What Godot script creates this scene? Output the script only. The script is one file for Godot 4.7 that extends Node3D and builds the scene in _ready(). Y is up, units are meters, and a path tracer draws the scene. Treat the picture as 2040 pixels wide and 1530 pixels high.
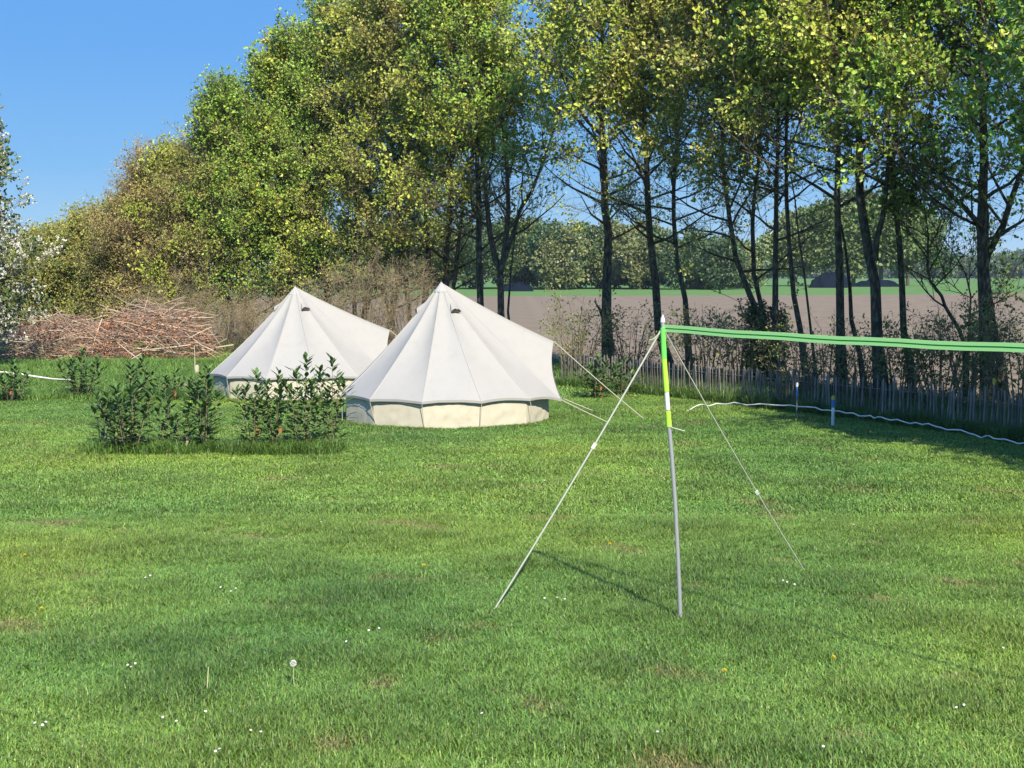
extends Node3D
# Two bell tents on a lawn in front of a row of spring trees, a volleyball net post in front.
# Metres, y up. The camera stands at x = 0, z = 0 and looks along -z; "depth" below is metres along -z.

const EYE := 2.8           # camera height
const FOCAL := 3000.0      # focal length in pixels of a 2040 x 1530 frame
const TILT := 0.07333      # tangent of the downward tilt

var rng := RandomNumberGenerator.new()
var noise := FastNoiseLite.new()
var M := {}                # materials
var S := {}                # shared meshes
var names := {}

# ------------------------------------------------------------------ mesh helper
class MB:
	var v := PackedVector3Array()
	var n := PackedVector3Array()
	var c := PackedColorArray()
	var i := PackedInt32Array()
	func tube(p: Array, r: Array, sides: int, col := Color.WHITE, cap := false) -> void:
		var k0 := v.size()
		var m := p.size()
		var all: Vector3 = (p[m - 1] - p[0]).normalized()
		var ref := Vector3.UP if absf(all.y) < 0.7 else Vector3(0.8, 0.0, 0.6)
		for k in m:
			var t: Vector3 = (p[mini(k + 1, m - 1)] - p[maxi(k - 1, 0)]).normalized()
			var u := t.cross(ref).normalized()
			var w := t.cross(u)
			for j in sides:
				var a := TAU * j / sides
				var d := u * cos(a) + w * sin(a)
				v.append(p[k] + d * r[k]); n.append(d); c.append(col)
		for k in m - 1:
			for j in sides:
				var a := k0 + k * sides + j
				var b := k0 + k * sides + (j + 1) % sides
				i.append_array([a, a + sides, b, b, a + sides, b + sides])
		if cap:
			for e in [0, m - 1]:
				var t: Vector3 = (p[m - 1] - p[m - 2]).normalized() if e else (p[0] - p[1]).normalized()
				var q := v.size()
				for j in sides:
					v.append(v[k0 + e * sides + j]); n.append(t); c.append(col)
				for j in range(1, sides - 1):
					if e: i.append_array([q, q + j + 1, q + j])
					else: i.append_array([q, q + j, q + j + 1])
	func tri(a: Vector3, b: Vector3, d: Vector3, col: Color) -> void:
		var m := (d - a).cross(b - a).normalized()
		var k := v.size()
		v.append_array([a, b, d]); n.append_array([m, m, m]); c.append_array([col, col, col]); i.append_array([k, k + 1, k + 2])
	func quad(a: Vector3, b: Vector3, d: Vector3, e: Vector3, col: Color) -> void:
		tri(a, b, d, col); tri(a, d, e, col)
	func box(at: Vector3, x: Vector3, y: Vector3, z: Vector3, col := Color.WHITE) -> void:
		for s in [[x, y, z], [y, z, x], [z, x, y]]:
			for k in [-1.0, 1.0]:
				var o: Vector3 = at + s[0] * k
				var q: Vector3 = s[1] * k
				quad(o - q - s[2], o - q + s[2], o + q + s[2], o + q - s[2], col)
	func leaf(at: Vector3, along: Vector3, side: Vector3, size: float, width: float, fold: float, col: Color) -> void:
		# a pointed oval folded along its midrib
		var up := side.cross(along).normalized()
		var a := at
		var e := at + along * size
		var m1 := at + along * size * 0.38
		var m2 := at + along * size * 0.72
		for s in [-1.0, 1.0]:
			var o: Vector3 = side * width * 0.5 * s + up * fold * width
			tri(a, m1 + o, e, col)
			tri(m1 + o, m2 + o * 0.75, e, col)
	func diamond(at: Vector3, along: Vector3, side: Vector3, size: float, width: float, col: Color) -> void:
		var up := side.cross(along)
		var m := at + along * size * 0.5
		tri(at, m + side * width * 0.5 + up * width * 0.15, at + along * size, col)
		tri(at, at + along * size, m - side * width * 0.5 + up * width * 0.15, col)
	func into(mesh: ArrayMesh, material: Material) -> ArrayMesh:
		if v.is_empty(): return mesh
		var a := []
		a.resize(Mesh.ARRAY_MAX)
		a[Mesh.ARRAY_VERTEX] = v; a[Mesh.ARRAY_NORMAL] = n; a[Mesh.ARRAY_COLOR] = c; a[Mesh.ARRAY_INDEX] = i
		mesh.add_surface_from_arrays(Mesh.PRIMITIVE_TRIANGLES, a)
		mesh.surface_set_material(mesh.get_surface_count() - 1, material)
		return mesh
	func mesh(material: Material) -> ArrayMesh:
		return into(ArrayMesh.new(), material)

# ------------------------------------------------------------------ small helpers
func ray(px: float, py: float) -> Vector3:
	var y := -(py - 765.0) / FOCAL
	var x := (px - 1020.0) / FOCAL
	var k := sqrt(1.0 + TILT * TILT)
	return Vector3(x, (y - TILT) / k, -(1.0 + y * TILT) / k)
func ground_at(px: float, py: float) -> Vector3:      # the spot on the flat ground seen there
	var r := ray(px, py)
	return Vector3(0, EYE, 0) + r * (-EYE / r.y)
func at_depth(px: float, py: float, depth: float) -> Vector3:
	var r := ray(px, py)
	return Vector3(0, EYE, 0) + r * (depth / -r.z)
func rf(a: float, b: float) -> float: return rng.randf_range(a, b)
func rdir() -> Vector3: return Vector3(rng.randfn(), rng.randfn(), rng.randfn()).normalized()
func lin(r: float, g: float, b: float) -> Color: return Color(r, g, b).linear_to_srgb()
func numbered(called: String) -> String:
	names[called] = names.get(called, -1) + 1
	return called if names[called] == 0 else "%s_%03d" % [called, names[called]]
func tag(o: Node, label: String, category: String, group := "") -> void:
	o.set_meta("label", label); o.set_meta("category", category)
	if group: o.set_meta("group", group)
func thing(called: String, at: Vector3, label: String, category: String, group := "") -> Node3D:
	var o := Node3D.new()
	o.name = numbered(called); add_child(o); o.position = at
	tag(o, label, category, group)
	return o
func part(parent: Node, called: String, mesh: Mesh, at := Transform3D()) -> MeshInstance3D:
	var o := MeshInstance3D.new()
	o.name = called; o.mesh = mesh; o.transform = at
	parent.add_child(o, true)
	return o
func setting(called: String, mesh: Mesh, at := Vector3.ZERO) -> MeshInstance3D:
	var o := MeshInstance3D.new()
	o.name = called; o.mesh = mesh; o.position = at
	o.set_meta("kind", "structure")
	add_child(o)
	return o
func many(parent: Node, called: String, mesh: Mesh, where: Array, tints: Array, stuff := true) -> MultiMeshInstance3D:
	var mm := MultiMesh.new()
	mm.transform_format = MultiMesh.TRANSFORM_3D
	mm.use_colors = true
	mm.mesh = mesh
	mm.instance_count = where.size()
	for k in where.size():
		mm.set_instance_transform(k, where[k])
		mm.set_instance_color(k, tints[k])
	var o := MultiMeshInstance3D.new()
	o.name = called; o.multimesh = mm
	if stuff: o.set_meta("kind", "stuff")
	parent.add_child(o, true)
	return o
func frame(along: Vector3, up: Vector3, scale := 1.0) -> Basis:   # y runs along, z near up
	var y := along.normalized()
	var x := y.cross(up)
	x = x.normalized() if x.length() > 0.01 else y.cross(Vector3(0.3, 0.2, 0.9)).normalized()
	return Basis(x * scale, y * scale, x.cross(y) * scale)
func mat(called: String, col: Color, rough := 0.85, spec := 0.3) -> StandardMaterial3D:
	var m := StandardMaterial3D.new()
	m.resource_name = called; m.albedo_color = col; m.roughness = rough; m.metallic_specular = spec
	M[called] = m
	return m
func noise_tex(freq: float, ramp: Array, size := 512, octaves := 5, kind := FastNoiseLite.TYPE_SIMPLEX_SMOOTH, seed_ := 1) -> NoiseTexture2D:
	var f := FastNoiseLite.new()
	f.noise_type = kind; f.frequency = freq; f.fractal_octaves = octaves; f.seed = seed_
	var t := NoiseTexture2D.new()
	t.width = size; t.height = size; t.seamless = true; t.noise = f
	if ramp:
		var g := Gradient.new()
		g.offsets = PackedFloat32Array(ramp.map(func(q): return q[0]))
		g.colors = PackedColorArray(ramp.map(func(q): return q[1]))
		t.color_ramp = g
	return t
func triplanar(m: StandardMaterial3D, scale: Vector3, world := true) -> void:
	m.uv1_triplanar = true; m.uv1_world_triplanar = world; m.uv1_scale = scale

# ------------------------------------------------------------------ camera, sky, sun
func make_view() -> void:
	var cam := Camera3D.new()
	cam.name = "camera"
	cam.position = Vector3(0, EYE, 0)
	cam.rotation.x = -atan(TILT)
	cam.fov = rad_to_deg(2.0 * atan(765.0 / FOCAL))
	cam.near = 0.1; cam.far = 6000.0
	add_child(cam)
	cam.current = true

	var env := Environment.new()
	env.tonemap_mode = Environment.TONE_MAPPER_LINEAR
	env.tonemap_exposure = 1.45
	env.background_mode = Environment.BG_SKY
	env.sdfgi_enabled = true; env.ssao_enabled = true; env.ssil_enabled = true
	env.fog_enabled = true
	env.fog_density = 0.00014
	env.fog_light_color = Color(0.78, 0.86, 0.95)
	# clear spring sky: pale at the horizon, deeper blue overhead, two thin old contrails
	var w := 4096
	var h := 2048
	var im := Image.create(w, h, false, Image.FORMAT_RGBF)
	var stops := [[-90.0, Color(0.21, 0.25, 0.21)], [-0.5, Color(0.28, 0.31, 0.29)], [0.0, Color(0.40, 0.52, 0.65)], [1.5, Color(0.27, 0.455, 0.64)], [4.0, Color(0.165, 0.365, 0.63)], [8.0, Color(0.112, 0.297, 0.62)], [11.0, Color(0.1, 0.275, 0.61)], [30.0, Color(0.075, 0.23, 0.56)], [90.0, Color(0.05, 0.16, 0.45)]]
	for y in h:
		im.fill_rect(Rect2i(0, y, w, 1), sky_color(stops, 90.0 - 180.0 * (y + 0.5) / h))
	for line in [[Vector2(-40, 80), Vector2(250, 12), 0.055], [Vector2(-60, 212), Vector2(470, 138), 0.075]]:
		for s in 1400:
			var t := s / 1400.0
			var p: Vector2 = line[0].lerp(line[1], t)
			p.y += 3.0 * sin(t * 9.0)
			for k in range(-2, 3):
				var d := ray(p.x, p.y + k * 5.0).normalized()
				var x := int((atan2(d.x, -d.z) / TAU + 0.5) * w)
				var y := int((0.5 - asin(d.y) / PI) * h)
				var base := sky_color(stops, 90.0 - 180.0 * (y + 0.5) / h)
				var a: float = line[2] * (1.0 - absf(k) / 2.6) * (1.0 - t) ** 0.5 * 3.6
				im.set_pixel(x, y, base.lerp(Color(0.62, 0.66, 0.69), a))
	var pano := PanoramaSkyMaterial.new()
	pano.panorama = ImageTexture.create_from_image(im)
	var sky := Sky.new()
	sky.sky_material = pano
	env.sky = sky
	var we := WorldEnvironment.new()
	we.name = "daylight"; we.environment = env
	add_child(we)

	var sun := DirectionalLight3D.new()
	sun.name = "sun"
	sun.light_energy = 1.6
	sun.light_color = Color(1.0, 0.955, 0.875)
	sun.light_angular_distance = 0.53
	sun.shadow_enabled = true
	add_child(sun)
	var up := deg_to_rad(37.0)
	var side := deg_to_rad(18.5)    # the sun stands behind the camera, to the right
	var to_sun := Vector3(sin(side) * cos(up), sin(up), cos(side) * cos(up))
	sun.look_at_from_position(Vector3.ZERO, -to_sun, Vector3.UP)

func sky_color(stops: Array, e: float) -> Color:
	for k in stops.size() - 1:
		if e <= stops[k + 1][0]:
			return stops[k][1].lerp(stops[k + 1][1], clampf((e - stops[k][0]) / (stops[k + 1][0] - stops[k][0]), 0, 1))
	return stops[-1][1]

# ------------------------------------------------------------------ materials
func make_materials() -> void:
	var m := mat("bark", Color.WHITE, 0.95, 0.15)
	m.albedo_texture = noise_tex(0.02, [[0.0, lin(0.035, 0.03, 0.024)], [0.45, lin(0.085, 0.075, 0.06)], [0.6, lin(0.11, 0.105, 0.07)], [0.8, lin(0.2, 0.19, 0.16)], [1.0, lin(0.3, 0.29, 0.25)]], 512, 6)
	triplanar(m, Vector3(1.1, 0.35, 1.1))
	m.heightmap_enabled = true
	m.heightmap_texture = noise_tex(0.03, [], 512, 5, FastNoiseLite.TYPE_SIMPLEX_SMOOTH, 4)
	m.heightmap_scale = 2.0
	mat("twig", lin(0.21, 0.165, 0.11), 0.9, 0.2)
	mat("pale_twig", lin(0.36, 0.29, 0.195), 0.9, 0.2)
	m = mat("leaf", Color.WHITE, 0.45, 0.5)
	m.vertex_color_use_as_albedo = true; m.backlight = Color(0.7, 0.75, 0.35)
	m = mat("gloss_leaf", Color.WHITE, 0.5, 0.32)
	m.vertex_color_use_as_albedo = true; m.backlight = Color(0.25, 0.3, 0.12)
	m = mat("grass", Color.WHITE, 0.45, 0.5)
	m.vertex_color_use_as_albedo = true; m.backlight = Color(0.6, 0.65, 0.3)
	m = mat("petal", Color.WHITE, 0.7, 0.2)
	m.vertex_color_use_as_albedo = true; m.backlight = Color(0.5, 0.5, 0.5)
	m = mat("blossom", lin(0.62, 0.62, 0.56), 0.7, 0.2)
	m.backlight = Color(0.5, 0.5, 0.5)
	m = mat("lawn_soil", Color.WHITE, 1.0, 0.1)
	m.albedo_texture = noise_tex(0.02, [[0.0, lin(0.06, 0.09, 0.025)], [0.5, lin(0.11, 0.17, 0.04)], [0.75, lin(0.15, 0.19, 0.055)], [1.0, lin(0.2, 0.19, 0.09)]], 512, 6, FastNoiseLite.TYPE_SIMPLEX_SMOOTH, 3)
	triplanar(m, Vector3(0.45, 0.45, 0.45))
	m = mat("litter", Color.WHITE, 1.0, 0.1)
	m.albedo_texture = noise_tex(0.03, [[0.0, lin(0.03, 0.03, 0.015)], [0.5, lin(0.08, 0.075, 0.035)], [0.7, lin(0.09, 0.12, 0.035)], [1.0, lin(0.2, 0.15, 0.09)]], 512, 6, FastNoiseLite.TYPE_SIMPLEX_SMOOTH, 5)
	triplanar(m, Vector3(0.6, 0.6, 0.6))
	m = mat("tilled_soil", Color.WHITE, 1.0, 0.1)
	m.albedo_texture = noise_tex(0.012, [[0.0, lin(0.17, 0.125, 0.095)], [0.4, lin(0.25, 0.19, 0.15)], [0.55, lin(0.3, 0.235, 0.19)], [0.7, lin(0.26, 0.24, 0.14)], [1.0, lin(0.36, 0.29, 0.23)]], 1024, 6, FastNoiseLite.TYPE_SIMPLEX_SMOOTH, 6)
	triplanar(m, Vector3(0.045, 0.045, 0.12))
	m = mat("crop", Color.WHITE, 0.9, 0.2)
	m.albedo_texture = noise_tex(0.02, [[0.0, lin(0.1, 0.2, 0.06)], [0.5, lin(0.14, 0.26, 0.075)], [1.0, lin(0.2, 0.3, 0.11)]], 512, 5, FastNoiseLite.TYPE_SIMPLEX_SMOOTH, 7)
	triplanar(m, Vector3(0.02, 0.02, 0.05))
	m = mat("canvas", Color.WHITE, 0.9, 0.2)
	m.albedo_texture = noise_tex(0.012, [[0.0, lin(0.36, 0.355, 0.34)], [0.35, lin(0.39, 0.387, 0.375)], [1.0, lin(0.4, 0.397, 0.385)]], 512, 4, FastNoiseLite.TYPE_SIMPLEX_SMOOTH, 8)
	triplanar(m, Vector3(0.6, 0.6, 0.6), false)
	m.backlight = Color(0.42, 0.42, 0.4)
	m = mat("wall_canvas", Color.WHITE, 0.9, 0.2)
	m.albedo_texture = noise_tex(0.015, [[0.0, lin(0.46, 0.43, 0.33)], [0.35, lin(0.53, 0.5, 0.4)], [1.0, lin(0.56, 0.535, 0.43)]], 512, 4, FastNoiseLite.TYPE_SIMPLEX_SMOOTH, 12)
	triplanar(m, Vector3(0.7, 0.7, 0.7), false)
	m.backlight = Color(0.5, 0.48, 0.4)
	mat("vent_mesh", lin(0.05, 0.04, 0.03), 0.9)
	mat("tent_rope", lin(0.5, 0.47, 0.38), 0.9)
	mat("seam", lin(0.43, 0.427, 0.415), 0.9)
	m = mat("steel", lin(0.4, 0.42, 0.44), 0.35, 0.5)
	m.metallic = 0.35
	m = mat("lime", lin(0.16, 0.75, 0.12), 0.6)
	mat("lime_pale", lin(0.5, 0.95, 0.36), 0.6)
	mat("lime_dark", lin(0.015, 0.34, 0.05), 0.6)
	mat("lime_yellow", lin(0.42, 0.85, 0.07), 0.6)
	mat("pale_rope", lin(0.55, 0.58, 0.5), 0.8)
	mat("white_cord", lin(0.75, 0.75, 0.72), 0.7)
	mat("white_plastic", lin(0.75, 0.77, 0.78), 0.45, 0.5)
	mat("blue_plastic", lin(0.06, 0.2, 0.55), 0.45, 0.5)
	mat("yellow_plastic", lin(0.75, 0.5, 0.05), 0.45, 0.5)
	mat("orange_tag", lin(0.42, 0.13, 0.06), 0.6)
	mat("cream_tag", lin(0.5, 0.4, 0.3), 0.6)
	for k in 4:
		m = mat("paling%d" % k, Color.WHITE, 0.95, 0.15)
		var b: float = [1.0, 0.75, 1.25, 0.9][k]
		m.albedo_texture = noise_tex(0.05, [[0.0, lin(0.12 * b, 0.105 * b, 0.09 * b)], [1.0, lin(0.32 * b, 0.29 * b, 0.255 * b)]], 128, 4, FastNoiseLite.TYPE_SIMPLEX_SMOOTH, 20 + k)
		triplanar(m, Vector3(3.0, 0.5, 3.0), false)
	m = mat("old_plank", Color.WHITE, 0.9, 0.2)
	m.albedo_texture = noise_tex(0.05, [[0.0, lin(0.4, 0.36, 0.27)], [1.0, lin(0.66, 0.62, 0.5)]], 128, 4, FastNoiseLite.TYPE_SIMPLEX_SMOOTH, 30)
	triplanar(m, Vector3(0.6, 3.0, 3.0), false)
	m = mat("brush", Color.WHITE, 0.9, 0.2)
	m.vertex_color_use_as_albedo = true
	mat("blue_black", lin(0.008, 0.013, 0.024), 1.0, 0.05)  # even blue-black of the far mounds, no particular cloth
	mat("wire", lin(0.25, 0.26, 0.26), 0.5)

# ------------------------------------------------------------------ foliage pieces
func make_spray(leaves: int, leaf_size: float, kind := "leaf", twig := "twig") -> ArrayMesh:
	# a side twig about 0.7 m long with smaller twigs and leaves; runs along +y
	var tw := MB.new()
	var lf := MB.new()
	var bl := MB.new()
	var main := []
	var bend := rf(-0.1, 0.1)
	for k in 4:
		var t := k / 3.0
		main.append(Vector3(bend * t * t + rf(-0.02, 0.02), 0.7 * t, rf(-0.03, 0.03) * t))
	tw.tube(main, [0.006, 0.005, 0.004, 0.002], 3)
	var tips := []
	for k in 7:
		var t := 0.12 + 0.85 * k / 6.0
		var p: Vector3 = main[0].lerp(main[3], t)
		var a := k * 2.4 + rf(-0.4, 0.4)
		var d := Vector3(cos(a), rf(0.5, 1.1), sin(a)).normalized()
		var l := rf(0.16, 0.34) * (1.15 - 0.5 * t)
		var e := p + d * l + Vector3(0, rf(-0.02, 0.04), 0)
		tw.tube([p, p.lerp(e, 0.5) + Vector3(rf(-0.02, 0.02), 0, rf(-0.02, 0.02)), e], [0.003, 0.0025, 0.0015], 3)
		tips.append([p, e])
	for k in leaves:
		var q: Array = tips[rng.randi() % tips.size()]
		var p: Vector3 = q[0].lerp(q[1], rf(0.25, 1.05))
		var d: Vector3 = ((q[1] - q[0]).normalized() + rdir() * 0.9).normalized()
		var s := d.cross(rdir()).normalized()
		var b := rf(0.5, 0.86)
		var col := Color(b * rf(0.9, 1.15), b, b * rf(0.8, 1.1))     # stored as bytes: kept below 1, the tint makes up for it
		if kind == "blossom" and k % 3 != 0:
			for f in 4:
				var fd := (d + rdir() * 0.8).normalized()
				var fs := fd.cross(rdir()).normalized()
				bl.diamond(p + rdir() * 0.02, fd, fs, leaf_size * 0.6, leaf_size * 0.55, Color.WHITE)
		elif leaf_size > 0.045:
			lf.leaf(p, d, s, leaf_size * rf(0.75, 1.2), leaf_size * 0.72, 0.16, col)
		else:
			lf.diamond(p, d, s, leaf_size * rf(0.8, 1.3), leaf_size * 0.6, col)
	var mesh := ArrayMesh.new()
	lf.into(mesh, M.leaf)
	tw.into(mesh, M[twig])
	bl.into(mesh, M.blossom)
	return mesh

func make_clump(count: int, leaf_size: float) -> ArrayMesh:   # a ball of big leaf bunches for far woods, radius 1
	var b := MB.new()
	for k in count:
		var p := rdir() * pow(rng.randf(), 0.4)
		var d := (p + rdir() * 0.8).normalized()
		var s := d.cross(rdir()).normalized()
		var g := rf(0.6, 1.0)
		b.diamond(p, d, s, leaf_size * rf(0.7, 1.3), leaf_size * 0.8, Color(g, g, g))
	return b.mesh(M.leaf)

func make_tuft(blades: int, radius: float, tall: float, wide: float) -> ArrayMesh:
	var b := MB.new()
	for k in blades:
		var a := rf(0, TAU)
		var r := radius * sqrt(rng.randf())
		var p := Vector3(cos(a) * r, 0, sin(a) * r)
		var h := tall * rf(0.45, 1.2)
		var q := rf(0, TAU)
		var lean := Vector3(cos(q), 0, sin(q)) * h * rf(0.15, 1.15)
		var sd := Vector3(-sin(q + rf(-0.6, 0.6)), 0, cos(q)) * wide * rf(0.6, 1.2)
		var g := rf(0.32, 0.84)
		var col := Color(g * rf(0.85, 1.2), g, g * rf(0.7, 1.1))
		if rng.randf() < 0.06: col = Color(minf(g * 1.7, 1.0), g, minf(g * 1.5, 1.0))     # a dry blade
		var m := p + Vector3(0, h * 0.6, 0) + lean * 0.35
		var e := p + Vector3(0, h * rf(0.8, 1.0), 0) + lean
		b.tri(p - sd, m - sd * 0.85, p + sd, col)
		b.tri(p + sd, m - sd * 0.85, m + sd * 0.85, col)
		b.tri(m - sd * 0.85, e, m + sd * 0.85, col)
	return b.mesh(M.grass)

func make_shared() -> void:
	S.leafy = []; S.small = []; S.sparse = []; S.bare = []; S.bare_pale = []; S.blossom = []
	for k in 4: S.leafy.append(make_spray(26, 0.105))
	for k in 4: S.small.append(make_spray(44, 0.062))
	for k in 3: S.sparse.append(make_spray(14, 0.05, "leaf", "pale_twig"))
	for k in 3: S.bare.append(make_spray(3, 0.05))
	for k in 3: S.bare_pale.append(make_spray(3, 0.035, "leaf", "pale_twig"))
	for k in 3: S.blossom.append(make_spray(34, 0.09, "blossom"))
	S.clump = [make_clump(90, 0.42), make_clump(90, 0.42), make_clump(90, 0.42)]
	S.tuft = []; S.tuft_mid = []; S.tuft_far = []; S.tall = []
	for k in 5: S.tuft.append(make_tuft(105, 0.15, 0.075, 0.0036))
	for k in 4: S.tuft_mid.append(make_tuft(190, 0.28, 0.062, 0.006))
	for k in 3: S.tuft_far.append(make_tuft(460, 0.75, 0.065, 0.01))
	for k in 4: S.tall.append(make_tuft(70, 0.2, 0.3, 0.005))

# ------------------------------------------------------------------ ground
func sheet(points: Array, material: Material) -> ArrayMesh:
	var flat := PackedVector2Array(points.map(func(p): return Vector2(p.x, p.z)))
	var b := MB.new()
	for p in points:
		b.v.append(p); b.n.append(Vector3.UP); b.c.append(Color.WHITE)
	var t := Geometry2D.triangulate_polygon(flat)
	for k in range(0, t.size(), 3):
		var a: Vector3 = points[t[k]]
		var q: Vector3 = points[t[k + 1]]
		var e: Vector3 = points[t[k + 2]]
		if (q - a).cross(e - a).y > 0: b.i.append_array([t[k], t[k + 2], t[k + 1]])
		else: b.i.append_array([t[k], t[k + 1], t[k + 2]])
	return b.mesh(material)

func row_x(depth: float) -> float:      # x of the tree row at a depth
	var pts := [[0.0, 27.3], [30.0, 9.8], [42.0, 2.8], [52.0, -4.0], [58.0, -11.4], [66.0, -21.0], [80.0, -40.0], [100.0, -70.0]]
	for k in pts.size() - 1:
		if depth <= pts[k + 1][0]:
			return lerpf(pts[k][1], pts[k + 1][1], (depth - pts[k][0]) / (pts[k + 1][0] - pts[k][0]))
	return -70.0

func make_ground() -> void:
	setting("ground", sheet([Vector3(-3000, -0.03, 300), Vector3(3000, -0.03, 300), Vector3(3000, -0.03, -4000), Vector3(-3000, -0.03, -4000)], M.crop))
	var edge := []
	for d in [-20.0, 0.0, 30.0, 42.0, 52.0, 58.0, 66.0, 80.0, 100.0]:
		edge.append(Vector3(row_x(maxf(d, 0.0)) + (11.7 if d < 0 else 0.0), 0, -d))
	var lawn := edge.map(func(p): return p + Vector3(-0.6, 0, 1.2))
	lawn.append_array([Vector3(-120, 0, -100), Vector3(-120, 0, 30), Vector3(40, 0, 30)])
	setting("lawn", sheet(lawn, M.lawn_soil))
	var strip := edge.map(func(p): return p + Vector3(-1.6, 0.004, 2.2))
	var back := edge.map(func(p): return p + Vector3(1.5, 0.004, -3.0))
	back.reverse()
	strip.append_array(back)
	setting("verge", sheet(strip, M.litter))
	var field := edge.slice(1).map(func(p): return p + Vector3(1.2, -0.006, -2.6))
	field.append_array([Vector3(-160, -0.006, -178), Vector3(-40, -0.006, -182), Vector3(40, -0.006, -196), Vector3(160, -0.006, -262), Vector3(400, -0.006, -300), Vector3(400, -0.006, -2)])
	setting("tilled_field", sheet(field, M.tilled_soil))

func lawn_here(x: float, depth: float) -> bool:
	return x < row_x(depth) - 0.6

func make_grass() -> void:
	var holder := Node3D.new()
	holder.name = "grass"; add_child(holder)
	tag(holder, "short mown green grass covering the whole lawn", "grass")
	holder.set_meta("kind", "stuff")
	var patch := FastNoiseLite.new()
	patch.seed = 5; patch.frequency = 0.55; patch.fractal_octaves = 3
	var broad := FastNoiseLite.new()
	broad.seed = 9; broad.frequency = 0.12; broad.fractal_octaves = 3
	var dry := FastNoiseLite.new()
	dry.seed = 14; dry.frequency = 0.8; dry.fractal_octaves = 2
	for zone in [["tuft", 5.5, 17.0, 33000], ["tuft_mid", 17.0, 34.0, 19500], ["tuft_far", 34.0, 72.0, 6200]]:
		var kinds: Array = S[zone[0]]
		var where := []
		var tint := []
		for k in kinds: where.append([]); tint.append([])
		for k in zone[3]:
			var d := sqrt(rf(zone[1] * zone[1], zone[2] * zone[2]))
			var x := rf(-1.0, 1.0) * (0.36 * d + 4.5)
			if not lawn_here(x, d): continue
			var p := patch.get_noise_2d(x, d)
			var q := broad.get_noise_2d(x, d)
			var b := dry.get_noise_2d(x, d)
			var s := 1.0 + 0.55 * p
			var g := 1.0 + 0.30 * q - 0.42 * p
			var col := Color(0.16 * g * (1.0 + 0.25 * q), 0.285 * g, 0.053 * g * (1.0 - 0.2 * q))
			if b > 0.42: col = col.lerp(Color(0.26, 0.22, 0.1), clampf((b - 0.42) * 3.0, 0, 0.6)); s *= 0.8
			var j := rng.randi() % kinds.size()
			where[j].append(Transform3D(Basis(Vector3.UP, rf(0, TAU)).scaled(Vector3(1, clampf(s, 0.5, 1.7), 1)), Vector3(x, 0.0, -d)))
			tint[j].append(col * rf(0.78, 1.25) * 1.7)
		for j in kinds.size():
			many(holder, "blades", kinds[j], where[j], tint[j])

# ------------------------------------------------------------------ trees
func stem_points(tree: Dictionary, list: Array) -> Array:
	# the visible course of a stem, standing upright at the depth of the tree
	var d: float = tree.depth
	var out := []
	var z := 0.0
	for k in list.size():
		out.append(at_depth(list[k][0], list[k][1], d + z))
		z += rf(-0.12, 0.12)
	if list[0][1] > 680: out[0].y = -0.05
	return out

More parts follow.
